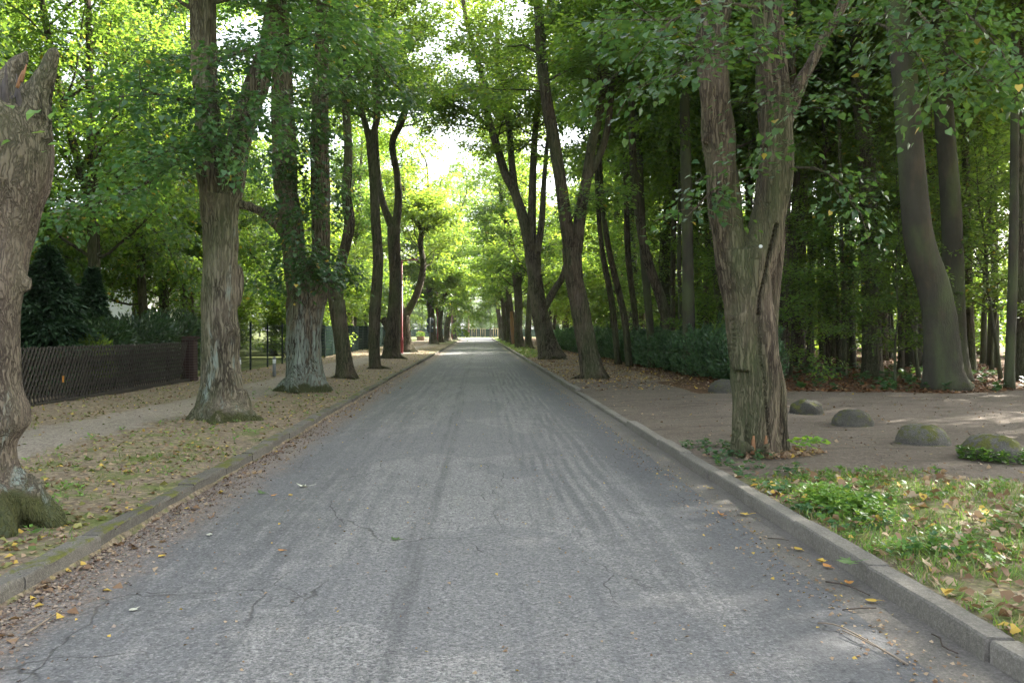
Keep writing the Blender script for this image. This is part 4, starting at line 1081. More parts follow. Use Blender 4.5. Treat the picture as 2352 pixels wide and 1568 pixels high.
# wood on the right: trunks measured on the photograph carry a shared crown
WOOD = [  # label, depth, rows(px, py, r), crown kind
    ('straight pale grey beech column standing behind the hedge', 27.0, [(1583, 800, 14), (1581, 700, 14), (1579, 560, 13), (1576, 400, 12), (1572, 200, 11), (1570, -100, 8), (1568, -400, 3)], 'wood0', 'bark_beech'),
    ('leaning beech trunk that bends left above the middle of the hedge', 30.0, [(1538, 790, 13), (1534, 755, 12), (1516, 680, 12), (1488, 600, 11), (1468, 500, 10), (1455, 380, 9), (1450, 200, 7), (1448, -150, 3)], 'wood1', 'bark_dark'),
    ('beech trunk left of the bending one behind the hedge', 32.0, [(1498, 785, 9), (1492, 740, 9), (1480, 600, 9), (1472, 450, 8), (1465, 250, 7), (1460, -100, 3)], 'wood2', 'bark_beech'),
    ('slanting slim trunk, second from the left above the hedge', 34.0, [(1446, 785, 8), (1436, 740, 8), (1420, 665, 8), (1402, 590, 7), (1385, 480, 6), (1375, 300, 5), (1370, 0, 2)], 'wood2', 'bark_dark'),
    ('slanting slim trunk, leftmost above the hedge', 36.0, [(1420, 780, 7), (1408, 715, 7), (1395, 640, 7), (1384, 580, 6), (1372, 450, 5), (1365, 200, 3)], 'wood3', 'bark_dark'),
    ('slim trunk close beside the slanting pair above the hedge', 38.0, [(1466, 780, 7), (1459, 730, 7), (1443, 590, 7), (1438, 450, 6), (1432, 200, 4)], 'wood1', 'bark_dark'),
    ('thin dark trunk just left of the pale beech column', 36.0, [(1546, 780, 6), (1545, 700, 6), (1546, 590, 6), (1550, 400, 5), (1552, 100, 3)], 'wood2', 'bark_dark'),
    ('thin trunk touching the pale beech column', 33.0, [(1563, 785, 6), (1562, 700, 5), (1560, 590, 5), (1562, 400, 4), (1566, 100, 3)], 'wood0', 'bark_beech'),
    ('dark trunk midway between the pale column and the big forked lime', 34.0, [(1622, 785, 7), (1621, 700, 6), (1624, 590, 6), (1628, 400, 5), (1622, 100, 3)], 'wood3', 'bark_dark'),
    ('trunk seen just left of the big forked lime above the hedge', 31.0, [(1661, 790, 9), (1656, 760, 8), (1642, 600, 8), (1632, 450, 7), (1620, 200, 5), (1615, -100, 2)], 'wood2', 'bark_beech'),
    ('slanting dark trunk just right of the big forked lime', 31.0, [(1800, 830, 11), (1804, 780, 10), (1812, 680, 10), (1820, 580, 9), (1830, 400, 8), (1838, 100, 5)], 'wood1', 'bark_dark'),
    ('dark trunk in the wood, first of three before the bright clearing', 38.0, [(1863, 800, 7), (1862, 700, 7), (1861, 560, 7), (1858, 350, 6), (1860, 50, 4)], 'wood0', 'bark_dark'),
    ('dark trunk in the wood, second of three before the bright clearing', 41.0, [(1889, 795, 8), (1887, 700, 8), (1885, 560, 7), (1890, 350, 6), (1895, 50, 4)], 'wood3', 'bark_dark'),
    ('dark trunk in the wood, third of three before the bright clearing', 43.0, [(1913, 795, 7), (1911, 700, 7), (1908, 560, 7), (1915, 350, 6), (1925, 50, 4)], 'wood0', 'bark_dark'),
    ('broad dark beech hidden by foliage left of the great beech', 26.0, [(2004, 866, 24), (2003, 800, 21), (2000, 600, 20), (1992, 400, 19), (1975, 200, 17), (1960, 0, 15), (1940, -350, 8)], 'wood1', 'bark_dark'),
    ('great smooth grey beech leaning left with flared foot on the right', 21.0, [(2176, 893, 46), (2168, 850, 40), (2158, 740, 35), (2140, 650, 33), (2113, 560, 32), (2096, 400, 29), (2080, 200, 27), (2056, 0, 25), (2030, -250, 20), (2000, -700, 8)], 'wood0', 'bark_beech'),
    ('beech close behind the right side of the great grey beech', 23.5, [(2200, 882, 28), (2196, 820, 25), (2190, 700, 24), (2186, 500, 22), (2170, 280, 20), (2160, 40, 18), (2150, -400, 8)], 'wood1', 'bark_beech'),
    ('thin dark trunk right of the great beech pair', 28.0, [(2232, 862, 10), (2230, 780, 9), (2222, 600, 9), (2218, 350, 8), (2210, 0, 6)], 'wood2', 'bark_dark'),
    ('slim grey trunk near the right edge, farther back', 33.0, [(2287, 845, 8), (2286, 760, 8), (2283, 560, 7), (2275, 300, 6), (2270, 0, 4)], 'wood3', 'bark_beech'),
    ('slim pale trunk at the right edge, nearest of the edge pair', 21.0, [(2318, 893, 11), (2320, 820, 10), (2326, 650, 10), (2330, 400, 9), (2332, 100, 8), (2335, -300, 4)], 'wood2', 'bark_beech'),
    ('trunk cut by the right edge of the picture', 23.0, [(2346, 884, 11), (2345, 800, 10), (2342, 600, 10), (2344, 300, 8), (2350, -100, 5)], 'wood0', 'bark_dark'),
    ('thin straight young trunk standing alone in front of the dark wood', 25.8, [(1941, 868, 6), (1940, 800, 5), (1937, 700, 5), (1933, 560, 4), (1930, 400, 4), (1926, 250, 3)], 'sap1', 'bark_dark'),
]
occupied = []
prng = random.Random(4)
for k, (lab, d, rows, ck, bm) in enumerate(WOOD):
    S = px_stem(rows, d); b0 = S[0].copy(); z0 = gz(b0[0], b0[1])
    org = np.array([b0[0], b0[1], z0]); S[0][2] = min(S[0][2], z0 - .08)
    q = smoothpath(S, .3); q[:, :3] -= org
    mb = MB(); mb.tube(q[:, :3], q[:, 3], seg=16 if d < 28 else 10, rough=.06, seed=k, flare=.28 if 'great' in lab else .2, flare_h=.4)
    root = empty('beech_tree' if ck != 'sap1' else 'young_tree', org, lab, 'tree', 'trees of the wood on the right')
    t = link('trunk', mb.mesh('trunk', M[bm]), root)
    c = link('crown', PROTO[ck][1], root)
    c.rotation_euler = (0, 0, prng.uniform(0, 6.3))
    if ck != 'sap1': c.location = (0, 0, prng.uniform(-.8, .6)); c.scale = (1.05, 1.05, 1.25)
    occupied.append((org[0], org[1]))

def free(x, y, r): return all((x - a) ** 2 + (y - b) ** 2 > r * r for a, b in occupied)
def wood_ok(x, y):
    if x < 8.2: return False
    if y < 21 and x < 17 + max(0, y - 8) * .3 and y > -3: return False
    return True
n_w = 0
while n_w < 72:
    x = prng.uniform(8.5, 27); y = prng.choice((prng.uniform(24, 56), prng.uniform(24, 56), prng.uniform(60, 150)))
    if y > 75: x = prng.uniform(8.5, 22)
    if not wood_ok(x, y) or not free(x, y, 2.0): continue
    if x > 13.5 and 46 < y < 78: continue                  # sunny clearing behind the wood
    occupied.append((x, y)); n_w += 1
    near = y < 75
    plant(f'wood{prng.randrange(4)}', 'beech_tree', x, y,
          'slim trunk deep in the shaded wood on the right' if near else 'tree in the far wood right of the road', 'tree', 'trees deep in the wood' if near else 'far trees right of the road', prng.uniform(.9, 1.15), prng.uniform(0, 6.3), sz=prng.uniform(1.15, 1.4) if y < 58 else prng.uniform(.75, .95))
n_s = 0
while n_s < 42:                                 # slim straight trunks between hedge and clearing
    y = prng.uniform(27, 52); x = y * prng.uniform(.24, .62)
    if x < 8.6 or not free(x, y, 1.3): continue
    occupied.append((x, y)); n_s += 1
    plant('wood2' if n_s % 2 else 'wood0', 'beech_tree', x, y, 'thin straight trunk in the crowded wood on the right', 'tree', 'thin straight trunks of the wood', prng.uniform(.55, .8), prng.uniform(0, 6.3), sz=prng.uniform(1.0, 1.25))
# trees added, mostly out of view, to shade road and drive (crowns overhang it)
for (x, y) in ((9.4, 12.6), (13.4, 18.6), (12.2, 15.2), (17.6, 20.6), (10.6, 7.0), (15, 4), (15.6, 13.2), (20, 17), (12, -3), (18, -1), (21, 8), (26, 12), (25, 3)):
    occupied.append((x, y))
    plant(f'wood{prng.randrange(4)}', 'beech_tree', x, y, 'woodland tree right of the sandy drive, its boughs over the drive', 'tree', 'trees right of the drive', prng.uniform(1.0, 1.2), prng.uniform(0, 6.3), sz=prng.uniform(1.2, 1.4))
SAPL = [(9.0, 24.5, 'sap2', 1.0), (11.3, 22.4, 'sap0', .75), (10.2, 27, 'sap0', 1.0), (13.6, 25.5, 'sap1', 1.0), (8.8, 30, 'sap0', .9), (15.5, 24.5, 'sap1', 1.0), (16.6, 21.8, 'sap0', 1.0),
        (9.6, 34, 'sap1', 1.1), (18, 29, 'sap1', 1.2), (8.7, 40, 'sap1', 1.1), (10.5, 45, 'sap1', 1.3), (13, 42, 'sap0', 1.2), (21, 38, 'sap1', 1.3),
        (9.4, 52, 'sap1', 1.3), (12, 58, 'sap1', 1.5), (16, 52, 'sap1', 1.5), (22, 44, 'sap1', 1.5), (26, 36, 'sap1', 1.5), (8.8, 62, 'sap1', 1.2), (24, 27, 'sap0', 1.3)]
for k, (x, y, kd, s) in enumerate(SAPL):
    lab = {0: 'low leafy young beech at the near end of the hedge', 1: 'leafy beech branch clump low before the great grey beech', 6: 'leafy young beech by the right edge'}.get(k, 'leafy young beech growing under the wood on the right')
    plant(kd, 'young_beech', x, y, lab, 'sapling', 'young beeches under the wood', s, prng.uniform(0, 6.3))

USH = 0
while USH < 16:
    x = prng.uniform(9.0, 26); y = prng.uniform(26, 66)
    if y < 19 + x * .55 + 4 or not free(x, y, .9) or .29 < x / y < .45: continue
    USH += 1
    plant('shrub1', 'wood_shrub', x, y, 'leafy bush in the undergrowth of the wood', 'shrub', 'undergrowth bushes of the wood', prng.uniform(.8, 1.5), prng.uniform(0, 6.3))
for k in range(16):
    x = prng.uniform(13, 36); y = prng.uniform(46, 70)
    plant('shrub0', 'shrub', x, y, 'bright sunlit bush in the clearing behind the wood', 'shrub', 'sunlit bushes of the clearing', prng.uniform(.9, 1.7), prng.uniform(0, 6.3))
for k in range(7):
    x = 22 + k * 4.5 + prng.uniform(-1, 1); y = 74 + prng.uniform(-3, 5) - k * 3
    plant('bright0', 'clearing_tree', x, y, 'sunlit tree at the far side of the clearing', 'tree', 'sunlit trees of the clearing', prng.uniform(.8, 1.0), prng.uniform(0, 6.3))
for k in range(15):
    y = prng.uniform(60, 76); x = y * (.27 + k * .016) + prng.uniform(-.8, .8)
    plant('shrub0', 'shrub', x, y, 'tall sunlit bush closing the clearing behind the wood', 'shrub', 'tall bushes closing the clearing', prng.uniform(1.7, 2.6), prng.uniform(0, 6.3))
# garden trees behind the left fence and bright trees farther along
GARD = [(-12.6, 16.5, 'garden0', 1.0, 'drooping tree behind the lattice fence, nearest the broken trunk'), (-11.6, 25.5, 'garden0', .95, 'drooping tree behind the brick pier of the lattice fence'),
        (-16.5, 21.0, 'garden1', 1.0, 'tall garden tree behind the rhododendrons'), (-19.5, 30.0, 'garden1', 1.0, 'tall garden tree farther back behind the lattice fence'),
        (-13.0, 34.0, 'garden1', .85, 'garden tree beyond the green mesh fence'), (-24.0, 22.0, 'garden1', 1.1, 'garden tree at far left behind the dark conifer'), (-14.5, 9.5, 'garden1', .9, 'garden tree behind the broken trunk'),
        (-15.5, 13.0, 'garden0', 1.05, 'garden tree between the dark conifer and the tall ones'), (-19.0, 17.0, 'garden1', 1.0, 'garden tree second behind the dark conifer'), (-21.5, 26.0, 'garden0', 1.1, 'garden tree behind the narrow conifer'),
        (-12.2, 30.5, 'garden0', .8, 'small garden tree just past the brick pier'), (-16.5, 27.5, 'garden1', .95, 'garden tree second row past the brick pier'), (-30, 18, 'garden1', 1.1, 'garden tree deep in the left garden, nearest the left edge'),
        (-17, 41, 'garden1', 1.0, 'garden tree in front of the white house'), (-13.2, 44, 'garden0', .9, 'garden tree at the lawn before the screened fence'),
        (-12.8, 36.5, 'garden1', 1.1, 'tall garden tree beyond the brick pier, above the mesh fence'),
        (-22, 40, 'garden0', 1.0, 'garden tree beside the white house'), (-27, 31, 'garden1', 1.0, 'garden tree farthest left behind the house')]
for k, (x, y, kd, s, lab) in enumerate(GARD):
    plant(kd, 'garden_tree', x, y, lab, 'tree', 'trees of the left garden', s, 1.3 * k + .4, sz=s * 1.28)
BR = [(-13, 58), (-16, 74), (-12.5, 92), (-18, 106), (-13, 124), (-22, 60), (-28, 84), (-24, 130), (-15, 146), (-34, 110), (-32, 50)]
for k, (x, y) in enumerate(BR):
    plant('bright0', 'garden_tree', x, y, 'sunlit tree beyond the green fence on the left', 'tree', 'sunlit trees beyond the fence', prng.uniform(.8, 1.1), prng.uniform(0, 6.3))
for k, (x, y) in enumerate([(10.5, 58), (13, 70), (9.8, 82), (12.5, 95), (10, 110), (14, 122), (10.5, 138), (16, 84), (17, 106)]):
    plant('bright0', 'roadside_tree', x, y, 'light green tree behind the far right row of limes', 'tree', 'light trees behind the right row', prng.uniform(.95, 1.25), prng.uniform(0, 6.3))
for k, (x, y) in enumerate([(-11.8, 66), (-12.2, 49), (-17, 52), (-19, 66), (-12, 80), (-20, 92)]):
    plant('bright0', 'garden_tree', x, y, 'sunlit tree beyond the green fence on the left', 'tree', 'sunlit trees beyond the fence', prng.uniform(.95, 1.2), prng.uniform(0, 6.3))
for (x, y, s_, lab) in ((-10.8, 70, 1.15, 'tallest tree behind the screened fence, nearer of two'), (-11.2, 87, 1.25, 'tallest tree behind the screened fence, farther of two')):
    plant('avenue0', 'garden_tree', x, y, lab, 'tree', 'tall trees behind the screened fence', s_, prng.uniform(0, 6.3))
for k in range(22):
    x = -52 + k * 5.0 + prng.uniform(-1.5, 1.5); y = 196 + prng.uniform(-4, 14)
    if abs(x - 0) < 60:
        plant('garden1' if k % 3 else 'bright0', 'far_tree', x, y, 'tree in the hazy row closing the end of the road', 'tree', 'trees closing the far end', prng.uniform(.8, 1.1), prng.uniform(0, 6.3))
# ------------------------------------------------------------------ shrubs, hedge, conifer
def bush_mesh(name, size, n, leaf, mat, seed, lod=2, upright=.6, inner=.5, lumps=7, shoots=0):
    rng = np.random.RandomState(seed)
    sx, sy, sz = size
    u = rng.normal(0, 1, (n, 3)); u /= np.linalg.norm(u, axis=1)[:, None]
    rr = (inner + (1 - inner) * rng.rand(n) ** .6)
    ce = rng.normal(0, 1, (lumps, 3)); ce /= np.linalg.norm(ce, axis=1)[:, None]
    bump = 1 + .20 * np.max(np.clip((u @ ce.T - .55) / .45, 0, 1), axis=1) - .1
    sq = np.sign(u) * np.abs(u) ** .75
    P = sq * (rr * bump)[:, None] * np.array([sx / 2, sy / 2, sz / 2]); P[:, 2] += sz / 2
    P[:, 2] = np.abs(P[:, 2]) + .02
    if shoots:                                  # stray shoots that break the outline
        m_ = n // 3
        sh_ = rng.randint(0, shoots, m_); q_ = rng.randint(0, n, shoots); tt = rng.rand(m_)[:, None]
        b0 = P[q_] * np.array([.8, .9, .95]); dirs = u[q_] * .45 + UP * .55 + rng.normal(0, .2, (shoots, 3)); dirs[:, 2] = np.abs(dirs[:, 2]); ln_ = rng.uniform(.25, .6, shoots)[:, None]
        P[:m_] = b0[sh_] + dirs[sh_] * ln_[sh_] * tt + rng.normal(0, .035, (m_, 3)); P[:, 2] = np.abs(P[:, 2]) + .02
    D = u * .8 + UP * upright + rng.normal(0, .4, (n, 3))
    N = u + rng.normal(0, .5, (n, 3)) + UP * .4
    t, q = {0: (RHOMB, RHOMB_Q), 1: (HEART, HEART_Q), 2: (LANCE, RHOMB_Q)}[lod]
    return leaves_mesh(name, P, D, N, leaf * rng.uniform(.6, 1.3, n), M[mat], t, q)

hed = empty('hedge', (6.9, 40, gz(6.9, 40)), 'low dark evergreen hedge running beside the wood right of the road', 'hedge')
HM = [bush_mesh('bush', (1.5, 2.9, 1.42), 9500, .12, 'leaf_hedge', 60 + k, upright=1.0, inner=.45, lumps=14, shoots=26) for k in range(3)]
stem = MB()
for a in range(6): stem.tube([(0, 0, 0), (.3 * math.cos(a), .3 * math.sin(a), .5), (.6 * math.cos(a), .7 * math.sin(a), 1.0)], [.03, .02, .01], seg=5)
HS = stem.mesh('stem', M['bark_dark'])
y = 22.9; k = 0
while y < 76:
    x = 7.4 - .019 * (y - 22) + prng.uniform(-.18, .18)
    b_ = link('bush', HM[k % 3], hed); b_.location = np.array((x, y, gz(x, y) - .02)) - np.array(hed.location)
    b_.rotation_euler = (0, 0, prng.choice((0, math.pi)) + prng.uniform(-.15, .15)); b_.scale = (1, 1, prng.uniform(.85, 1.08))
    st_ = link('stem', HS, b_)
    y += 1.8 + prng.uniform(-.3, .3); k += 1

def rhodo(x, y, s, lab, seed):
    root = empty('rhododendron', (x, y, gz(x, y)), lab, 'shrub', 'shrubs behind the lattice fence')
    link('foliage', bush_mesh('foliage', (2.6 * s, 2.4 * s, 2.1 * s), 5200, .15, 'leaf_rhodo', seed, upright=.25, inner=.6), root)
    link('stem', HS, root)
rhodo(-9.95, 21.5, .84, 'glossy rhododendron bush behind the lattice fence beside the conifer', 71)
rhodo(-10.0, 24.3, .90, 'glossy rhododendron bush behind the lattice fence, next to its end pier', 72)
rhodo(-10.1, 27.3, .95, 'rhododendron bush behind the end pier of the lattice fence', 73)
sh = empty('shrub', (-9.35, 19.5, gz(-9.35, 19.5)), 'pale yellow-green shrub peeping over the lattice fence', 'shrub')
link('foliage', bush_mesh('foliage', (1.2, 1.2, 1.35), 2200, .12, 'leaf_bright', 75, upright=.8), sh); link('stem', HS, sh)

def conifer(x, y, h, w, lab, seed, n=26000):
    rng = np.random.RandomState(seed)
    root = empty('conifer', (x, y, gz(x, y)), lab, 'conifer', 'garden conifers')
    mb = MB(); mb.tube([(0, 0, -.1), (0, 0, h * .5), (0, 0, h * .95)], [.14, .08, .01], seg=8); mb.build('trunk', M['bark_dark'], root)
    t = rng.rand(n) ** .8; a = rng.rand(n) * 6.3
    tier = 1 + .22 * np.sin(t * 34 + np.sin(a * 3) * 1.5) + .28 * np.sin(a * 2 + t * 9 + seed) * np.sin(t * 13 + a * 3) + rng.normal(0, .10, n)
    r = w / 2 * np.sin(np.clip((1 - t) * 1.9, 0, math.pi / 2)) * tier * (.55 + .5 * rng.rand(n) ** .5)
    P = np.stack([np.cos(a) * r, np.sin(a) * r, .1 + t * h], 1)
    D = np.stack([np.cos(a), np.sin(a), np.full(n, -.15)], 1) + rng.normal(0, .35, (n, 3))
    link('crown', leaves_mesh('crown', P, D, UP + rng.normal(0, .5, (n, 3)), rng.uniform(.10, .24, n), M['leaf_conifer'], LANCE, RHOMB_Q), root)
conifer(-10.0, 19.2, 3.3, 1.7, 'dark bushy conifer behind the left end of the lattice fence', 81)
conifer(-10.7, 22.9, 3.1, .95, 'narrow dark conifer behind the rhododendrons', 82, 14000)
for k, (x, y, s, lab) in enumerate([(-10.6, 45, 1.15, 'sunlit yellow-green shrub at the near end of the screened fence'), (-10.4, 50.5, 1.3, 'sunlit yellow-green shrub behind the screened fence, middle'),
                                    (-10.6, 57, 1.2, 'sunlit yellow-green shrub behind the far part of the screened fence'), (-11.5, 39.5, .9, 'low bright shrub by the lawn behind the mesh fence')]):
    plant('shrub0', 'shrub', x, y, lab, 'shrub', 'sunlit shrubs behind the screened fence', s, k * 1.7)

# ------------------------------------------------------------------ lattice fence
FX = -8.55
def lattice_fence():
    y0, y1 = 8.2, 24.0
    root = empty('lattice_fence', (FX, 16, gz(FX, 16)), 'dark wooden lattice fence of crossed stakes along the left garden', 'fence')
    org = np.array(root.location)
    base = .10
    # stakes: half-round laths crossing at a slant
    L = 1.30; a = R(33)
    lath = []
    for sgn in (1, -1):
        mb = MB()
        d = np.array([0, sgn * math.sin(a), math.cos(a)])
        th = np.linspace(0, math.pi, 5); V = []
        for t_, rr in ((0, .021), (L - .03, .021), (L, .010)):
            for q_ in th:
                V.append(d * t_ + np.array([sgn * .022 * math.sin(q_) * (rr / .021), 0, 0]) + np.array([0, math.cos(a), -sgn * math.sin(a)]) * math.cos(q_) * rr)
        F = [[i * 5 + j, i * 5 + j + 1, i * 5 + 5 + j + 1, i * 5 + 5 + j] for i in (0, 1) for j in range(4)]
        F += [[0, 5, 9, 4], [5, 10, 14, 9], [10, 11, 12, 13, 14], [4, 3, 2, 1, 0]]
        mb.add(V, F); lath.append(mb.mesh('stake', M['wood_grey'], False))
    sp_ = .135
    n = int((y1 - y0) / sp_)
    for k in range(n):
        for m_, sgn in enumerate((1, -1)):
            yy = y0 + k * sp_ + (-.35 if sgn > 0 else .35)
            o = link('stake', lath[m_], root)
            o.location = np.array([FX + sgn * .012, yy, gz(FX, yy) * .5 + base * .5 + prng.uniform(-.012, .012)]) - org + np.array([0, 0, .06])
    for z in (.34, .88):
        mb = MB(); mb.box((FX - .05 - org[0], (y0 + y1) / 2 - org[1], z + .08 - org[2]), (.05, y1 - y0, .07)); mb.build('rail', M['wood_grey'], root, False)
    y = y0 + .2
    while y < y1:
        mb = MB(); mb.box((FX - .13 - org[0], y - org[1], .52 - org[2]), (.09, .09, 1.2)); mb.build('post', M['wood_grey'], root, False); y += 2.45
    y = y0
    while y < y1 - .1:
        mb = MB(); mb.box((FX + .06 - org[0], y + 1.2 - org[1], .11 - org[2]), (.05, 2.38, .16)); mb.build('base_board', M['wood_grey'], root, False); y += 2.4
    p = at(181, 921, 16.9); mb = MB(); mb.box((FX + .055 - org[0], 16.9 - org[1], .60 - org[2]), (.008, .07, .13)); mb.build('tag_plate', M['tag_orange'], root, False)
lattice_fence()
# brick pier at its end: courses of bricks
pier = empty('gate_pier', (FX, 24.45, gz(FX, 24.45)), 'dark red-brown brick pier ending the lattice fence', 'pier')
bk = MB(); bk.box((0, 0, 0), (.115, .115, .068)); bkm = bk.mesh('brick', M['brick'], False)
core = MB(); core.box((0, 0, .62), (.335, .335, 1.24)); core.build('mortar_core', M['gutter'], pier, False)
for c in range(16):
    for s_ in range(4):
        for j in range(3):
            o = link('brick', bkm, pier)
            off = -.1233 + j * .1233
            cx, cy = [(off, -.123), (.123, off), (off, .123), (-.123, off)][s_]
            if j in (0,) and s_ in (1, 3): continue
            if j in (2,) and s_ in (1, 3): continue
            o.location = (cx, cy, .035 + c * .077)
mb = MB(); mb.box((0, 0, 1.29), (.46, .46, .07)); mb.build('cap', M['brick'], pier, False)

# ------------------------------------------------------------------ mesh fence further on
def mesh_fence():
    root = empty('mesh_fence', (FX, 60, gz(FX, 60)), 'dark green metal mesh fence with posts beyond the brick pier', 'fence')
    org = np.array(root.location)
    pm = MB(); pm.box((0, 0, .88), (.06, .06, 1.8)); pm.box((0, 0, 1.80), (.075, .075, .03)); post = pm.mesh('post', M['metal_green'], False)
    W = 2.5
    wm = MB()
    for k in range(26): wm.box((0, .05 + k * (W - .1) / 25, .90), (.006, .006, 1.6))
    for z in (.12, .32, .52, .72, .92, 1.12, 1.32, 1.52, 1.69): wm.box((0, W / 2, z), (.009, W - .06, .009))
    wire = wm.mesh('wire_panel', M['metal_green'], False)
    smm = MB()
    for k in range(9): smm.box((.012, W / 2, .16 + k * .19), (.012, W - .08, .182))
    scr = smm.mesh('screen_strip', M['screen'], False)
    y = 28.5; k = 0
    while y < 96:
        z = gz(FX, y)
        o = link('post', post, root); o.location = np.array((FX, y, z - .02)) - org
        if y < 93.6:
            o = link('wire_panel', wire, root); o.location = np.array((FX, y, z)) - org
            if y > 40: s_ = link('screen_strip', scr, o)
        y += W; k += 1
mesh_fence()

# ------------------------------------------------------------------ bollards, lamps, signs, planter
for k, (px, d, lab) in enumerate(((550, 26.0, 'grey bollard with white band half hidden behind the pale lime trunk'), (630, 26.2, 'grey bollard with white band standing free on the path'))):
    p = at(px, 868, d); x, y = p[0], p[1]
    root = empty('bollard', (x, y, gz(x, y)), lab, 'bollard', 'bollards by the path')
    mb = MB(); mb.lathe([(.052, -.05), (.052, .42)], seg=16); mb.build('shaft', M['bollard_grey'], root)
    mb = MB(); mb.lathe([(.053, .42), (.054, .425), (.054, .555), (.053, .56)], seg=16); mb.build('reflective_band', M['white_paint'], root)
    mb = MB(); mb.lathe([(.052, .56), (.052, .60), (.04, .625), (.015, .635)], seg=16); mb.build('cap', M['bollard_grey'], root)

def lamp(px, d, h, lab):
    x = at(px, 0, d)[0]
    root = empty('street_lamp', (x, d, gz(x, d)), lab, 'street lamp', 'red lamp posts on the left side')
    mb = MB(); mb.lathe([(.09, -.05), (.09, 1.0), (.065, 1.05), (.05, h)], seg=12); mb.build('post', M['lamp_red'], root)
    mb = MB(); mb.lathe([(.13, 0), (.12, .06), (.09, .07)], seg=12); mb.build('base_collar', M['lamp_red'], root)
    mb = MB(); mb.tube([(-.08, 0, h - .04), (.4, 0, h + .03), (.9, 0, h + .09)], [.035, .03, .03], seg=8); mb.tube([(-.05, 0, h - .30), (.02, 0, h - .02)], [.05, .06], seg=8); mb.build('arm', M['lamp_red'], root)
    mb = MB(); mb.box((.75, 0, h + .06), (.62, .2, .08), taper=.8); hd = mb.build('lamp_head', M['lamp_red'], root, False)
    mb = MB(); mb.box((.75, 0, h + .012), (.5, .15, .02)); mb.build('glass', M['white_paint'], hd, False)
lamp(923, 53.0, 5.95, 'nearest tall dark red street lamp with bent arm')
lamp(1005, 97.0, 6.0, 'second red street lamp along the left side')
lamp(1038, 128.0, 6.0, 'third red street lamp, half hidden among far left trunks')
lamp(1077, 172.0, 6.0, 'farthest red street lamp standing across the junction')

def sign(px, d, lab, plates):
    x = at(px, 0, d)[0]
    root = empty('traffic_sign', (x, d, gz(x, d)), lab, 'sign', 'sign posts seen from behind')
    mb = MB(); mb.lathe([(.03, -.05), (.03, 2.75)], c=(0, -.05, 0), seg=10); mb.build('pole', M['metal_grey'], root)
    for k, (kind, z, w, h) in enumerate(plates):
        mb = MB()
        if kind == 'disc':
            mb.lathe([(w / 2, -.008), (w / 2, .008)], seg=28)
            o = mb.build('disc_plate', M['sign_back'], root); o.rotation_euler = (R(90), 0, 0); o.location = (0, 0, z)
        else:
            mb.box((0, 0, z), (w, .016, h)); o = mb.build('plate', M['sign_back'], root, False)
        b2 = MB(); b2.box((0, -.02 if kind != 'disc' else 0, z if kind != 'disc' else 0), (.18, .03, .05))
        c_ = b2.build('clamp', M['metal_grey'], o, False)
        if kind == 'disc': c_.rotation_euler = (R(-90), 0, 0); c_.location = (0, 0, .02)
    if d < 90:
        mb = MB(); mb.box((.24, -.012, 1.72), (.10, .004, .12)); mb.build('sticker', M['white_paint'], root, False)
sign(988, 84.0, 'round traffic sign over two plates seen from behind on a post, left of the road', [('disc', 2.42, .72, 0), ('box', 1.80, .68, .40), ('box', 1.42, .68, .30)])
sign(1050, 120.0, 'farther traffic sign with two discs seen from behind', [('disc', 2.35, .66, 0), ('disc', 1.62, .66, 0)])

px_, d_ = 966, 118.0
x = at(px_, 0, d_)[0]
pl = empty('planter', (x, d_, gz(x, d_)), 'round brown flower planter at the end of the screened fence', 'planter')
mb = MB(); mb.lathe([(.42, 0), (.56, .1), (.60, .55), (.62, .62), (.54, .62), (.50, .5), (.01, .5)], seg=20); mb.build('bowl', M['planter'], pl)
b_ = link('flowers', bush_mesh('flowers', (1.2, 1.2, .8), 220, .10, 'leaf_yellow', 91), pl); b_.location = (0, 0, .55)
b_ = link('foliage', bush_mesh('foliage', (1.3, 1.3, .7), 1200, .14, 'weed', 92), pl); b_.location = (0, 0, .5)

# ------------------------------------------------------------------ half-round boulders
def boulder(px, base_py, w_px, lab, mat, seed, hgt=1.0):
    d = 1.50 * FD / (base_py - VY)
    p = at(px, base_py, d); x, y = p[0], d
    r_ = w_px * d / FD / 2 * .94
    d += r_ * .8
    y = d; x = (px - VX) / FD * d
    rng = random.Random(seed)
    mb = MB(); seg, ring = 48, 18; V = []
    for i in range(ring + 1):
        f = i / ring * math.pi / 2
        for j in range(seg):
            a = j / seg * 2 * math.pi
            v = Vector((math.cos(a) * math.cos(f) ** .8, math.sin(a) * math.cos(f) ** .8, math.sin(f) ** .92 * hgt))
            k = 1 + .09 * mnoise.noise(v * 1.7 + Vector((seed * 3, 0, 0))) + .05 * mnoise.noise(v * 4 + Vector((seed, 0, 0))) + .03 * mnoise.noise(v * 11 + Vector((seed, 0, 0)))
            v = v * r_ * k
            V.append((v.x, v.y, v.z - .01))
    F = [[i * seg + j, i * seg + (j + 1) % seg, (i + 1) * seg + (j + 1) % seg, (i + 1) * seg + j] for i in range(ring) for j in range(seg)]
    mb.add(V, F)
    mb.lathe([(r_ * 1.02, -.08), (r_ * 1.03, .012), (r_ * .9, .03)], seg=36)
    o = mb.build('boulder', M[mat])
    o.location = (x, y, gz(x, y)); o.rotation_euler = (0, 0, rng.uniform(0, 6))
    tag(o, lab, 'boulder', 'half-round boulders edging the drive')
    return o
boulder(1663, 905, 74, 'half-round boulder partly hidden behind the forked lime, by the hedge end', 'boulder', 1, .9)
boulder(1852, 951, 82, 'plain dark half-round boulder, first to the right of the forked lime', 'boulder', 2, .93)
boulder(1957, 979, 96, 'pale half-round boulder, second to the right of the forked lime', 'boulder', 3, .88)
boulder(2118, 1022, 122, 'moss-topped half-round boulder, third to the right of the forked lime', 'boulder_moss', 4, .84)
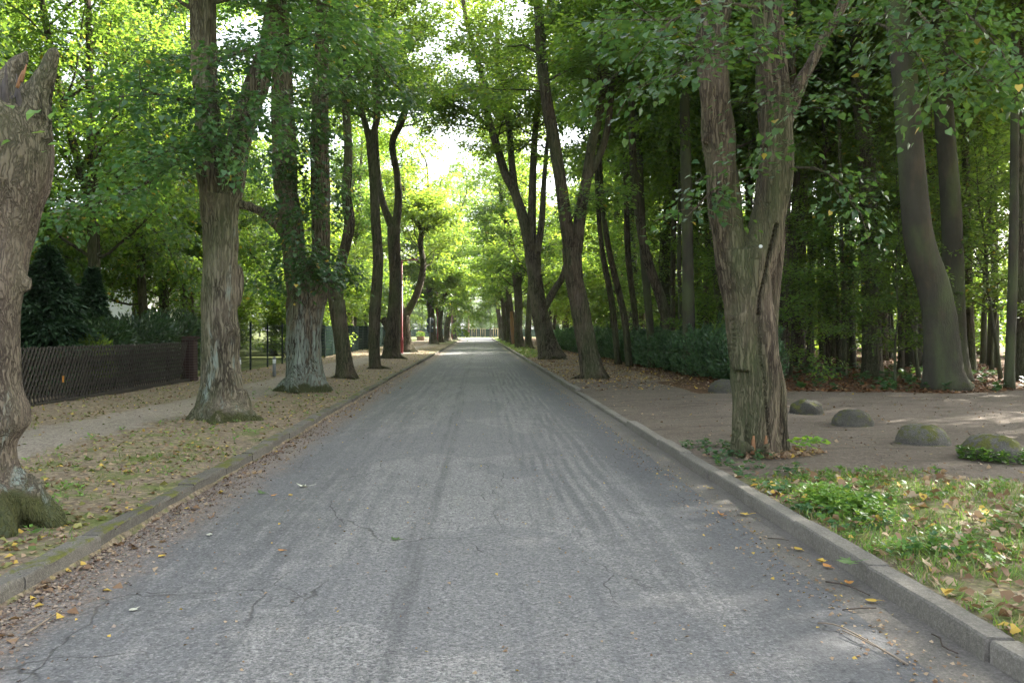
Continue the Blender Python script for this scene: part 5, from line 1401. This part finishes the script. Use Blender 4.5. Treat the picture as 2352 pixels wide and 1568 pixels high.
B5 = boulder(2276, 1062, 148, 'mossy half-round boulder with weeds round its foot, nearest the right edge', 'boulder_moss', 5, .84)

# ------------------------------------------------------------------ house in the garden
def house():
    x0, y0 = -24, 52
    root = empty('house', (x0, y0, gz(x0, y0)), 'white house half hidden behind the trees of the left garden', 'house', rz=R(-8))
    mb = MB(); mb.box((0, 0, 2.9), (11, 9, 5.8)); w = mb.build('wall', M['plaster'], root, False)
    mb = MB(); v = [(-5.9, -5, 5.7), (5.9, -5, 5.7), (5.9, 5, 5.7), (-5.9, 5, 5.7), (-5.9, 0, 9.2), (5.9, 0, 9.2)]
    mb.add(v, [[0, 1, 5, 4], [2, 3, 4, 5], [0, 4, 3], [1, 2, 5], [0, 3, 2, 1]]); rf = mb.build('roof', M['roof_tile'], root, False)
    mb = MB(); mb.box((2.5, 1, 9.2), (.7, .7, 1.6)); mb.build('chimney', M['brick'], rf, False)
    for zz in (1.6, 4.3):
        for xx in (-3.6, 0, 3.6):
            mb = MB(); mb.box((xx, -4.52, zz), (1.5, .06, 1.5)); f = mb.build('window', M['white_paint'], root, False)
            for s_ in (-.35, .35):
                mb = MB(); mb.box((xx + s_, -4.56, zz), (.58, .02, 1.3)); mb.build('pane', M['glass_dark'], f, False)
        for yy in (-2.2, 2.0):
            mb = MB(); mb.box((5.52, yy, zz), (.06, 1.5, 1.5)); f = mb.build('window', M['white_paint'], root, False)
            for s_ in (-.35, .35):
                mb = MB(); mb.box((5.56, yy + s_, zz), (.02, .58, 1.3)); mb.build('pane', M['glass_dark'], f, False)
house()

# ------------------------------------------------------------------ far end: fence, young staked trees
ff = empty('far_fence', (0, 190, .02), 'dark green fence closing the view across the junction', 'fence')
pm = MB(); pm.box((0, 0, .95), (.08, .08, 1.9)); post = pm.mesh('post', M['metal_green'], False)
sm_ = MB(); sm_.box((1.25, 0, .95), (2.4, .04, 1.7)); panel = sm_.mesh('screen_panel', M['hazed_screen'], False)
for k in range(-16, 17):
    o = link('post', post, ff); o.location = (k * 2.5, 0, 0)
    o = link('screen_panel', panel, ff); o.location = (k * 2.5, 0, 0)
for k, (px, lab) in enumerate(((1089, 'young tree held by pale stakes across the junction, left one'), (1109, 'young tree held by pale stakes across the junction, middle one'), (1138, 'young tree held by pale stakes across the junction, right one'))):
    d = 184.0; x = at(px, 0, d)[0]
    tm, cm = PROTO['sap1']
    root = empty('young_tree', (x, d, .02), lab, 'tree', 'young staked trees')
    link('trunk', tm, root); link('crown', cm, root).scale = (1, 1, .9)
    for sx, sy in ((-.5, -.4), (.5, -.4), (0, .5)):
        mb = MB(); mb.lathe([(.06, 0), (.06, 2.0)], c=(sx, sy, 0), seg=8); mb.build('stake', M['wood_pale'], root)
    mb = MB(); mb.box((0, -.4, 1.92), (1.1, .05, .10)); mb.build('crossbar', M['wood_pale'], root, False)
for k in range(30):
    x = -44 + k * 3.0 + prng.uniform(-.6, .6)
    plant('shrub1', 'far_bush', x, 193 + prng.uniform(0, 2.5), 'tall bush behind the far fence', 'shrub', 'bushes behind the far fence', prng.uniform(1.3, 1.8), prng.uniform(0, 6.3))
d = 187.0; x = at(1127, 0, d)[0]
tm, cm = PROTO['avenue0']
root = empty('far_tree', (x, d, .02), 'single grey-trunked tree between the staked saplings at the far end', 'tree'); link('trunk', tm, root); link('crown', cm, root); root.scale = (.8, .8, .8)

# ------------------------------------------------------------------ litter, grass, weeds
def scatter(n, sampler, seed, keep):
    rng = np.random.RandomState(seed)
    x, y = sampler(rng, n)
    out = [(a, b_) for a, b_ in zip(x, y) if keep(a, b_, rng.rand())]
    return np.array(out), rng

def flat_leaves(name, xy, rng, size, mat, lod=0, lift=.012, tilt=.35, zf=gz, kind='stuff'):
    n = len(xy)
    z = np.array([zf(a, b_) for a, b_ in xy]) + lift * rng.uniform(.4, 1.6, n)
    a = rng.rand(n) * 6.3
    t, q = (HEART, HEART_Q) if lod else (RHOMB, RHOMB_Q)
    t = t.copy(); t[:, 1] -= .45; t[:, 2] *= 1.6
    me = leaves_mesh(name, np.column_stack([xy, z]), np.stack([np.cos(a), np.sin(a), rng.normal(0, tilt * .5, n)], 1), UP + rng.normal(0, tilt, (n, 3)), size * rng.uniform(.55, 1.3, n), mat, t, q)
    return tag(link(name, me), kind=kind)

def in_log(y0, y1):  # denser near the camera
    return lambda rng, n: np.exp(rng.uniform(math.log(y0), math.log(y1), n))

def left_sampler(rng, n):
    y = in_log(4.2, 75)(rng, n); d = rng.uniform(.02, 5.9, n)
    return np.array([KL(v) for v in y]) - d, y
def left_keep(x, y, r):
    d = KL(y) - x
    z = zone(x, y)
    return r < (1.0 - .92 * smooth01((z[0] - .25) / .4)) * (.25 + .75 * smooth01((fbm(x, y, .6, 3.) * 1.3 + .5)))
xy, rng = scatter(13000, left_sampler, 1, left_keep)
flat_leaves('leaf_litter', xy, rng, .052, M['litter'])
xy, rng = scatter(7000, left_sampler, 2, left_keep)
flat_leaves('leaf_litter', xy, rng, .065, M['litter_green'])
# crumbs along the left kerb
def lk_s(rng, n):
    y = in_log(3.6, 60)(rng, n); return np.array([KL(v) for v in y]) + np.abs(rng.normal(0, .22, n)) + .015, y
xy, rng = scatter(6500, lk_s, 3, lambda x, y, r: x < -1.7)
flat_leaves('kerb_litter', xy, rng, .024, M['litter_kerb'], zf=road_z, lift=.008)
xy, rng = scatter(420, lk_s, 4, lambda x, y, r: x < -2.0)
flat_leaves('kerb_litter', xy, rng, .06, M['litter'], zf=road_z)
# right-hand gutter crumbs
def rk_s(rng, n):
    y = in_log(3.2, 60)(rng, n); return KR(0) - GUT - .12 + rng.normal(0, .13, n) + .05, y
xy, rng = scatter(1500, rk_s, 5, lambda x, y, r: x < 2.44)
flat_leaves('kerb_litter', xy, rng, .024, M['litter'], zf=lambda a, b_: max(road_z(a, b_), 0) if a < 2.1 else .004, lift=.006)
# specks on the road
xy, rng = scatter(700, lambda r_, n: (r_.uniform(-2.5, 2.1, n), in_log(3.5, 40)(r_, n)), 6, lambda x, y, r: True)
flat_leaves('road_litter', xy, rng, .022, M['litter'], zf=road_z, lift=.006)
# right: front grass strip, drive, row verge, wood floor
def rg_s(rng, n): return rng.uniform(2.62, 7.0, n), in_log(2.9, 10.5)(rng, n)
def rg_keep(x, y, r): return zone(x, y)[1] > .3 and r < .35 + .65 * smooth01(fbm(x, y, 1.4, 6.) + .6)
xy, rng = scatter(3800, rg_s, 7, rg_keep)
flat_leaves('leaf_litter', xy, rng, .068, M['litter'], lod=1, lift=.035, tilt=.55)
xy, rng = scatter(2600, lambda r_, n: (r_.uniform(2.7, 14, n), in_log(7, 20)(r_, n)), 28, lambda x, y, r: r < smooth01(fbm(x, y, .8, 37.) * 1.6 + .3))
flat_leaves('earth_crumbs', xy, rng, .028, M['litter_dark'], lift=.008)
xy, rng = scatter(1500, lambda r_, n: (r_.uniform(2.7, 14, n), in_log(7, 20)(r_, n)), 29, lambda x, y, r: True)
flat_leaves('gravel', xy, rng, .022, M['gravel'], lift=.008, tilt=.8)
xy, rng = scatter(1000, lambda r_, n: (r_.uniform(2.7, 14, n), in_log(8, 20)(r_, n)), 8, lambda x, y, r: r < .4)
flat_leaves('leaf_litter', xy, rng, .055, M['litter'])
xy, rng = scatter(9000, lambda r_, n: (r_.uniform(2.65, 7.2, n), in_log(20.5, 75)(r_, n)), 9, lambda x, y, r: y > 24 or r < .3)
flat_leaves('leaf_litter', xy, rng, .075, M['litter'])
xy, rng = scatter(16000, lambda r_, n: (r_.uniform(6.5, 22, n), in_log(18.6, 45)(r_, n)), 10, lambda x, y, r: zone(x, y)[2] > .5)
flat_leaves('wood_litter', xy, rng, .10, M['litter_dark'], lift=.02)

def blades(name, xy, rng, h, mat, tm=BLADE, lean=.5):
    n = len(xy)
    z = np.array([gz(a, b_) for a, b_ in xy]) - .005
    a = rng.rand(n) * 6.3
    D = np.stack([np.cos(a) * lean * rng.rand(n), np.sin(a) * lean * rng.rand(n), np.ones(n)], 1)
    N = np.stack([np.cos(a + 1.57), np.sin(a + 1.57), np.zeros(n)], 1)
    N = np.cross(D, N)
    return tag(link(name, leaves_mesh(name, np.column_stack([xy, z]), D, N, h * rng.uniform(.4, 1.3, n), mat, tm, RHOMB_Q)), kind='stuff')
GB = BLADE * np.array([2.0, 1, 1])
xy, rng = scatter(36000, rg_s, 11, lambda x, y, r: zone(x, y)[1] > .3 and r < smooth01(fbm(x, y, 1.1, 8.) * 1.2 + .75))
blades('grass', xy, rng, .075, M['grass'], GB, .9)
xy, rng = scatter(26000, lambda r_, n: ((lambda y: (np.array([KL(v) for v in y]) - r_.uniform(.1, 6, n), y))(in_log(4.5, 30)(r_, n))), 12,
                  lambda x, y, r: r < .9 * smooth01((fbm(x, y, .8, 11.) - .02) * 3.0) and zone(x, y)[0] < .6)
if len(xy): blades('grass', xy, rng, .055, M['grass'], GB, .9)
xy, rng = scatter(9000, lambda r_, n: (r_.uniform(2.62, 4.2, n), in_log(45, 160)(r_, n)), 13, lambda x, y, r: r < .8)
blades('grass', xy, rng, .13, M['grass'], BLADE * np.array([4., 1, 1]), .8)
# broad-leaved weeds (rosettes)
def weeds(name, xy, rng, size, per, mat, lod=2, h=.06):
    P, D, N, S = [], [], [], []
    for (a, b_) in xy:
        z = gz(a, b_); k = rng.randint(per - 2, per + 3)
        an = rng.rand() * 6.3 + np.arange(k) * 6.28 / k + rng.normal(0, .25, k)
        e = rng.uniform(.15, .9, k)
        P.append(np.stack([a + np.cos(an) * .01, b_ + np.sin(an) * .01, z + rng.uniform(0, h, k)], 1))
        D.append(np.stack([np.cos(an), np.sin(an), e], 1)); N.append(UP + rng.normal(0, .25, (k, 3)) - np.stack([np.cos(an) * e, np.sin(an) * e, 0 * e], 1))
        S.append(size * rng.uniform(.5, 1.3, k))
    t, q = {1: (HEART, HEART_Q), 2: (LANCE * np.array([1.5, 1, 1]), RHOMB_Q)}[lod]
    return tag(link(name, leaves_mesh(name, np.concatenate(P), np.concatenate(D), np.concatenate(N), np.concatenate(S), M[mat], t, q)), kind='stuff')
xy, rng = scatter(2600, rg_s, 14, lambda x, y, r: zone(x, y)[1] > .3 and r < smooth01(fbm(x, y, 1.0, 13.) * 1.3 + .6))
weeds('weeds', xy, rng, .058, 7, 'weed')
xy, rng = scatter(620, lambda r_, n: (r_.uniform(2.62, 3.6, n), r_.uniform(5.4, 10.8, n)), 15, lambda x, y, r: r < smooth01(fbm(x, y, 1.5, 23.) * 1.6 + .45) and (x - 2.6) < .85 - .10 * abs(y - 7.8) + .25 * fbm(x, y, 2.0, 29.))
weeds('weeds', xy, rng, .048, 6, 'weed_dark', 1, .09)
xy, rng = scatter(260, lambda r_, n: (r_.normal(3.05, .16, n), r_.normal(7.0, .30, n)), 16, lambda x, y, r: x > 2.64)
weeds('weeds', xy, rng, .038, 8, 'ivy_bright', 1, .13)
bx_, by_ = B5.location.x, B5.location.y
xy, rng = scatter(200, lambda r_, n: ((lambda a, q_: (bx_ + np.cos(a) * q_, by_ + np.sin(a) * q_))(r_.uniform(-2.9, .5, n), r_.uniform(.36, .56, n))), 17, lambda x, y, r: r < .6)
weeds('weeds', xy, rng, .045, 8, 'weed', 1, .14)
xy, rng = scatter(420, lambda r_, n: ((lambda y: (np.array([KL(v) for v in y]) - r_.uniform(.3, 2.6, n), y))(in_log(4.6, 20)(r_, n))), 18, lambda x, y, r: r < .8 * smooth01(fbm(x, y, 1.2, 17.) + .4))
weeds('weeds', xy, rng, .06, 6, 'weed')
xy, rng = scatter(700, lambda r_, n: (r_.uniform(7, 17, n), r_.uniform(20, 34, n)), 19, lambda x, y, r: r < smooth01(fbm(x, y, .5, 19.) * 1.5 + .4))
weeds('weeds', xy, rng, .13, 7, 'weed_dark', 1, .2)

# ------------------------------------------------------------------ single leaves and twigs on the road and in the gutter
ML = np.array([(0, -.35), (-.10, -.05), (-.48, -.18), (-.36, .08), (-.56, .34), (-.26, .32), (-.22, .46), (0, .78), (.22, .46), (.27, .31), (.56, .36), (.35, .08), (.46, -.16), (.1, -.05)])
def fallen(px, py, size, mat, lab, shape='maple', curl=.25, rot=0.0, z0=.0):
    d = (CAMH - z0) * FD / (py - VY)
    x = (px - VX) / FD * d
    z = z0 if z0 else max(road_z(x, d), 0) if x < 2.1 else .004
    o2 = ML if shape == 'maple' else np.array([(0, -.45), (-.25, -.42), (-.42, -.1), (-.3, .3), (0, .6), (.3, .3), (.42, -.1), (.25, -.42)])
    rng = random.Random(px * 7 + py)
    V = [(0, 0, 0)] + [(a * size, b_ * size, curl * size * (a * a + b_ * b_) * rng.uniform(.3, 1.5) + .002) for a, b_ in o2]
    n = len(o2)
    mb = MB(); mb.add(V, [[0, 1 + (k + 1) % n, 1 + k] for k in range(n)])
    mb.tube([(0, -.3 * size, .003), (.03 * size, -.6 * size, .008), (.1 * size, -.9 * size, .006)], [.0022, .0018, .0015], seg=4)
    o = mb.build('fallen_leaf', M[mat], smooth=False)
    o.location = (x, d, z + .006); o.rotation_euler = (rng.uniform(-.12, .12), rng.uniform(-.12, .12), rot)
    tag(o, lab, 'leaf', 'single fallen leaves')
fallen(912, 1249, .085, 'leaf_fresh', 'fresh green maple leaf lying flat near the middle of the road', rot=.8)
fallen(702, 1122, .12, 'leaf_silver', 'crumpled grey-green leaf clump on the left half of the road', curl=.45, rot=2.0)
fallen(603, 1137, .085, 'leaf_fresh', 'green leaf on the left of the road below the crumpled one', curl=.6, rot=1.0)
fallen(667, 1142, .055, 'leaf_yellow', 'small yellow leaf beside the crumpled leaf clump', 'oval', rot=.4)
fallen(628, 1142, .045, 'leaf_orange', 'small red-brown leaf between green and yellow leaf', 'oval', rot=2.2)
fallen(646, 1275, .045, 'leaf_orange', 'small orange leaf at the edge of a pothole, left of centre', 'oval', rot=1.3)
fallen(481, 1234, .06, 'leaf_silver', 'pale whitish leaf on the left lane', 'oval', rot=.2)
fallen(306, 1408, .05, 'leaf_silver', 'pale beige leaf at lower left of the road', 'oval', rot=2.6)
fallen(371, 1282, .055, 'leaf_yellow', 'yellow leaf near the left debris strip', 'oval', rot=.9)
fallen(1716, 1182, .085, 'leaf_yellow', 'yellow leaf in the gutter beside the joint of two kerb stones', rot=1.5, z0=.004)
fallen(1656, 1188, .06, 'leaf_orange', 'rolled tan leaf on the asphalt edge before the gutter', 'oval', curl=1.2, rot=.7)
fallen(1632, 1122, .08, 'leaf_yellow', 'golden leaf against the right kerb, uppermost', rot=2.5, z0=.004)
fallen(1833, 1262, .065, 'leaf_yellow', 'bright yellow leaf flat in the gutter, lower part', 'oval', rot=.3, z0=.004)
fallen(1886, 1292, .07, 'leaf_yellow', 'upright yellow leaf at the kerb face', 'oval', curl=.9, rot=1.9, z0=.004)
fallen(1900, 1303, .06, 'leaf_orange', 'brown curled leaf next to the upright yellow one', 'oval', curl=.9, rot=.5, z0=.004)
fallen(2002, 1381, .06, 'leaf_yellow', 'yellow-green leaf at the end of the dark twig', 'oval', rot=1.1, z0=.004)
fallen(1950, 1342, .07, 'leaf_orange', 'tan leaf on edge by the second kerb joint', 'oval', curl=1.0, rot=2.9, z0=.004)
fallen(1955, 1292, .13, 'leaf_fresh', 'large pale green oak leaf lying on the kerb edge', rot=1.6, z0=.125)

def twig(rows, r0, mat, lab, forks=()):
    def w(px, py, lift):
        d = CAMH * FD / (py - VY); x = (px - VX) / FD * d
        return np.array([x, d, (max(road_z(x, d), 0) if x < 2.12 else .004) + .008 + lift])
    P = np.array([w(*p) for p in rows]); org = P[0].copy()
    mb = MB(); q = smoothpath(np.hstack([P - org, np.linspace(r0, r0 * .4, len(P))[:, None]]), .04); mb.tube(q[:, :3], q[:, 3], seg=6, rough=.1)
    for f in forks:
        Q = np.array([w(*p) for p in f]); q = smoothpath(np.hstack([Q - org, np.linspace(r0 * .6, r0 * .3, len(Q))[:, None]]), .04); mb.tube(q[:, :3], q[:, 3], seg=5)
    o = mb.build('twig', M[mat]); o.location = org
    tag(o, lab, 'twig', 'twigs on the road edge')
twig([(2085, 1532, 0), (2020, 1502, .012), (1960, 1472, .02), (1915, 1448, .01), (1878, 1441, 0)], .006, 'twig', 'forked pale twig lying on the asphalt at lower right', [[(2010, 1498, .01), (1970, 1482, .02), (1935, 1468, .02)]])
twig([(1897, 1339, 0), (1945, 1352, .012), (1998, 1371, 0)], .006, 'twig_dark', 'short dark stick lying across the gutter by a kerb joint')
twig([(1935, 1405, 0), (1975, 1403, .006), (2012, 1400, 0)], .004, 'twig_dark', 'thin twig in the gutter just below the dark stick')
twig([(1763, 1239, 0), (1795, 1242, .006), (1812, 1245, 0)], .0035, 'twig_dark', 'tiny twig high up in the gutter')
twig([(2140, 1460, 0), (2160, 1475, .01), (2165, 1490, .004), (2200, 1505, 0)], .0035, 'twig_dark', 'thin curved root-like twig against the right kerb')
twig([(60, 1460, 0), (110, 1430, .01), (140, 1405, 0)], .007, 'twig', 'brown stick in the debris at lower left')

# ------------------------------------------------------------------ air
def haze(density):
    mb = MB(); mb.box((0, 1050, 15.5), (5100, 4000, 33.0))
    m = bpy.data.materials.new('haze'); m.use_nodes = True
    nt = m.node_tree; nt.nodes.clear()
    out = nt.nodes.new('ShaderNodeOutputMaterial'); v = nt.nodes.new('ShaderNodeVolumePrincipled')
    v.inputs['Color'].default_value = (.93, .97, .98, 1); v.inputs['Density'].default_value = density; v.inputs['Anisotropy'].default_value = .45
    nt.links.new(v.outputs[0], out.inputs['Volume'])
    tag(mb.build('haze', m, smooth=False), kind='stuff')
haze(.00022)
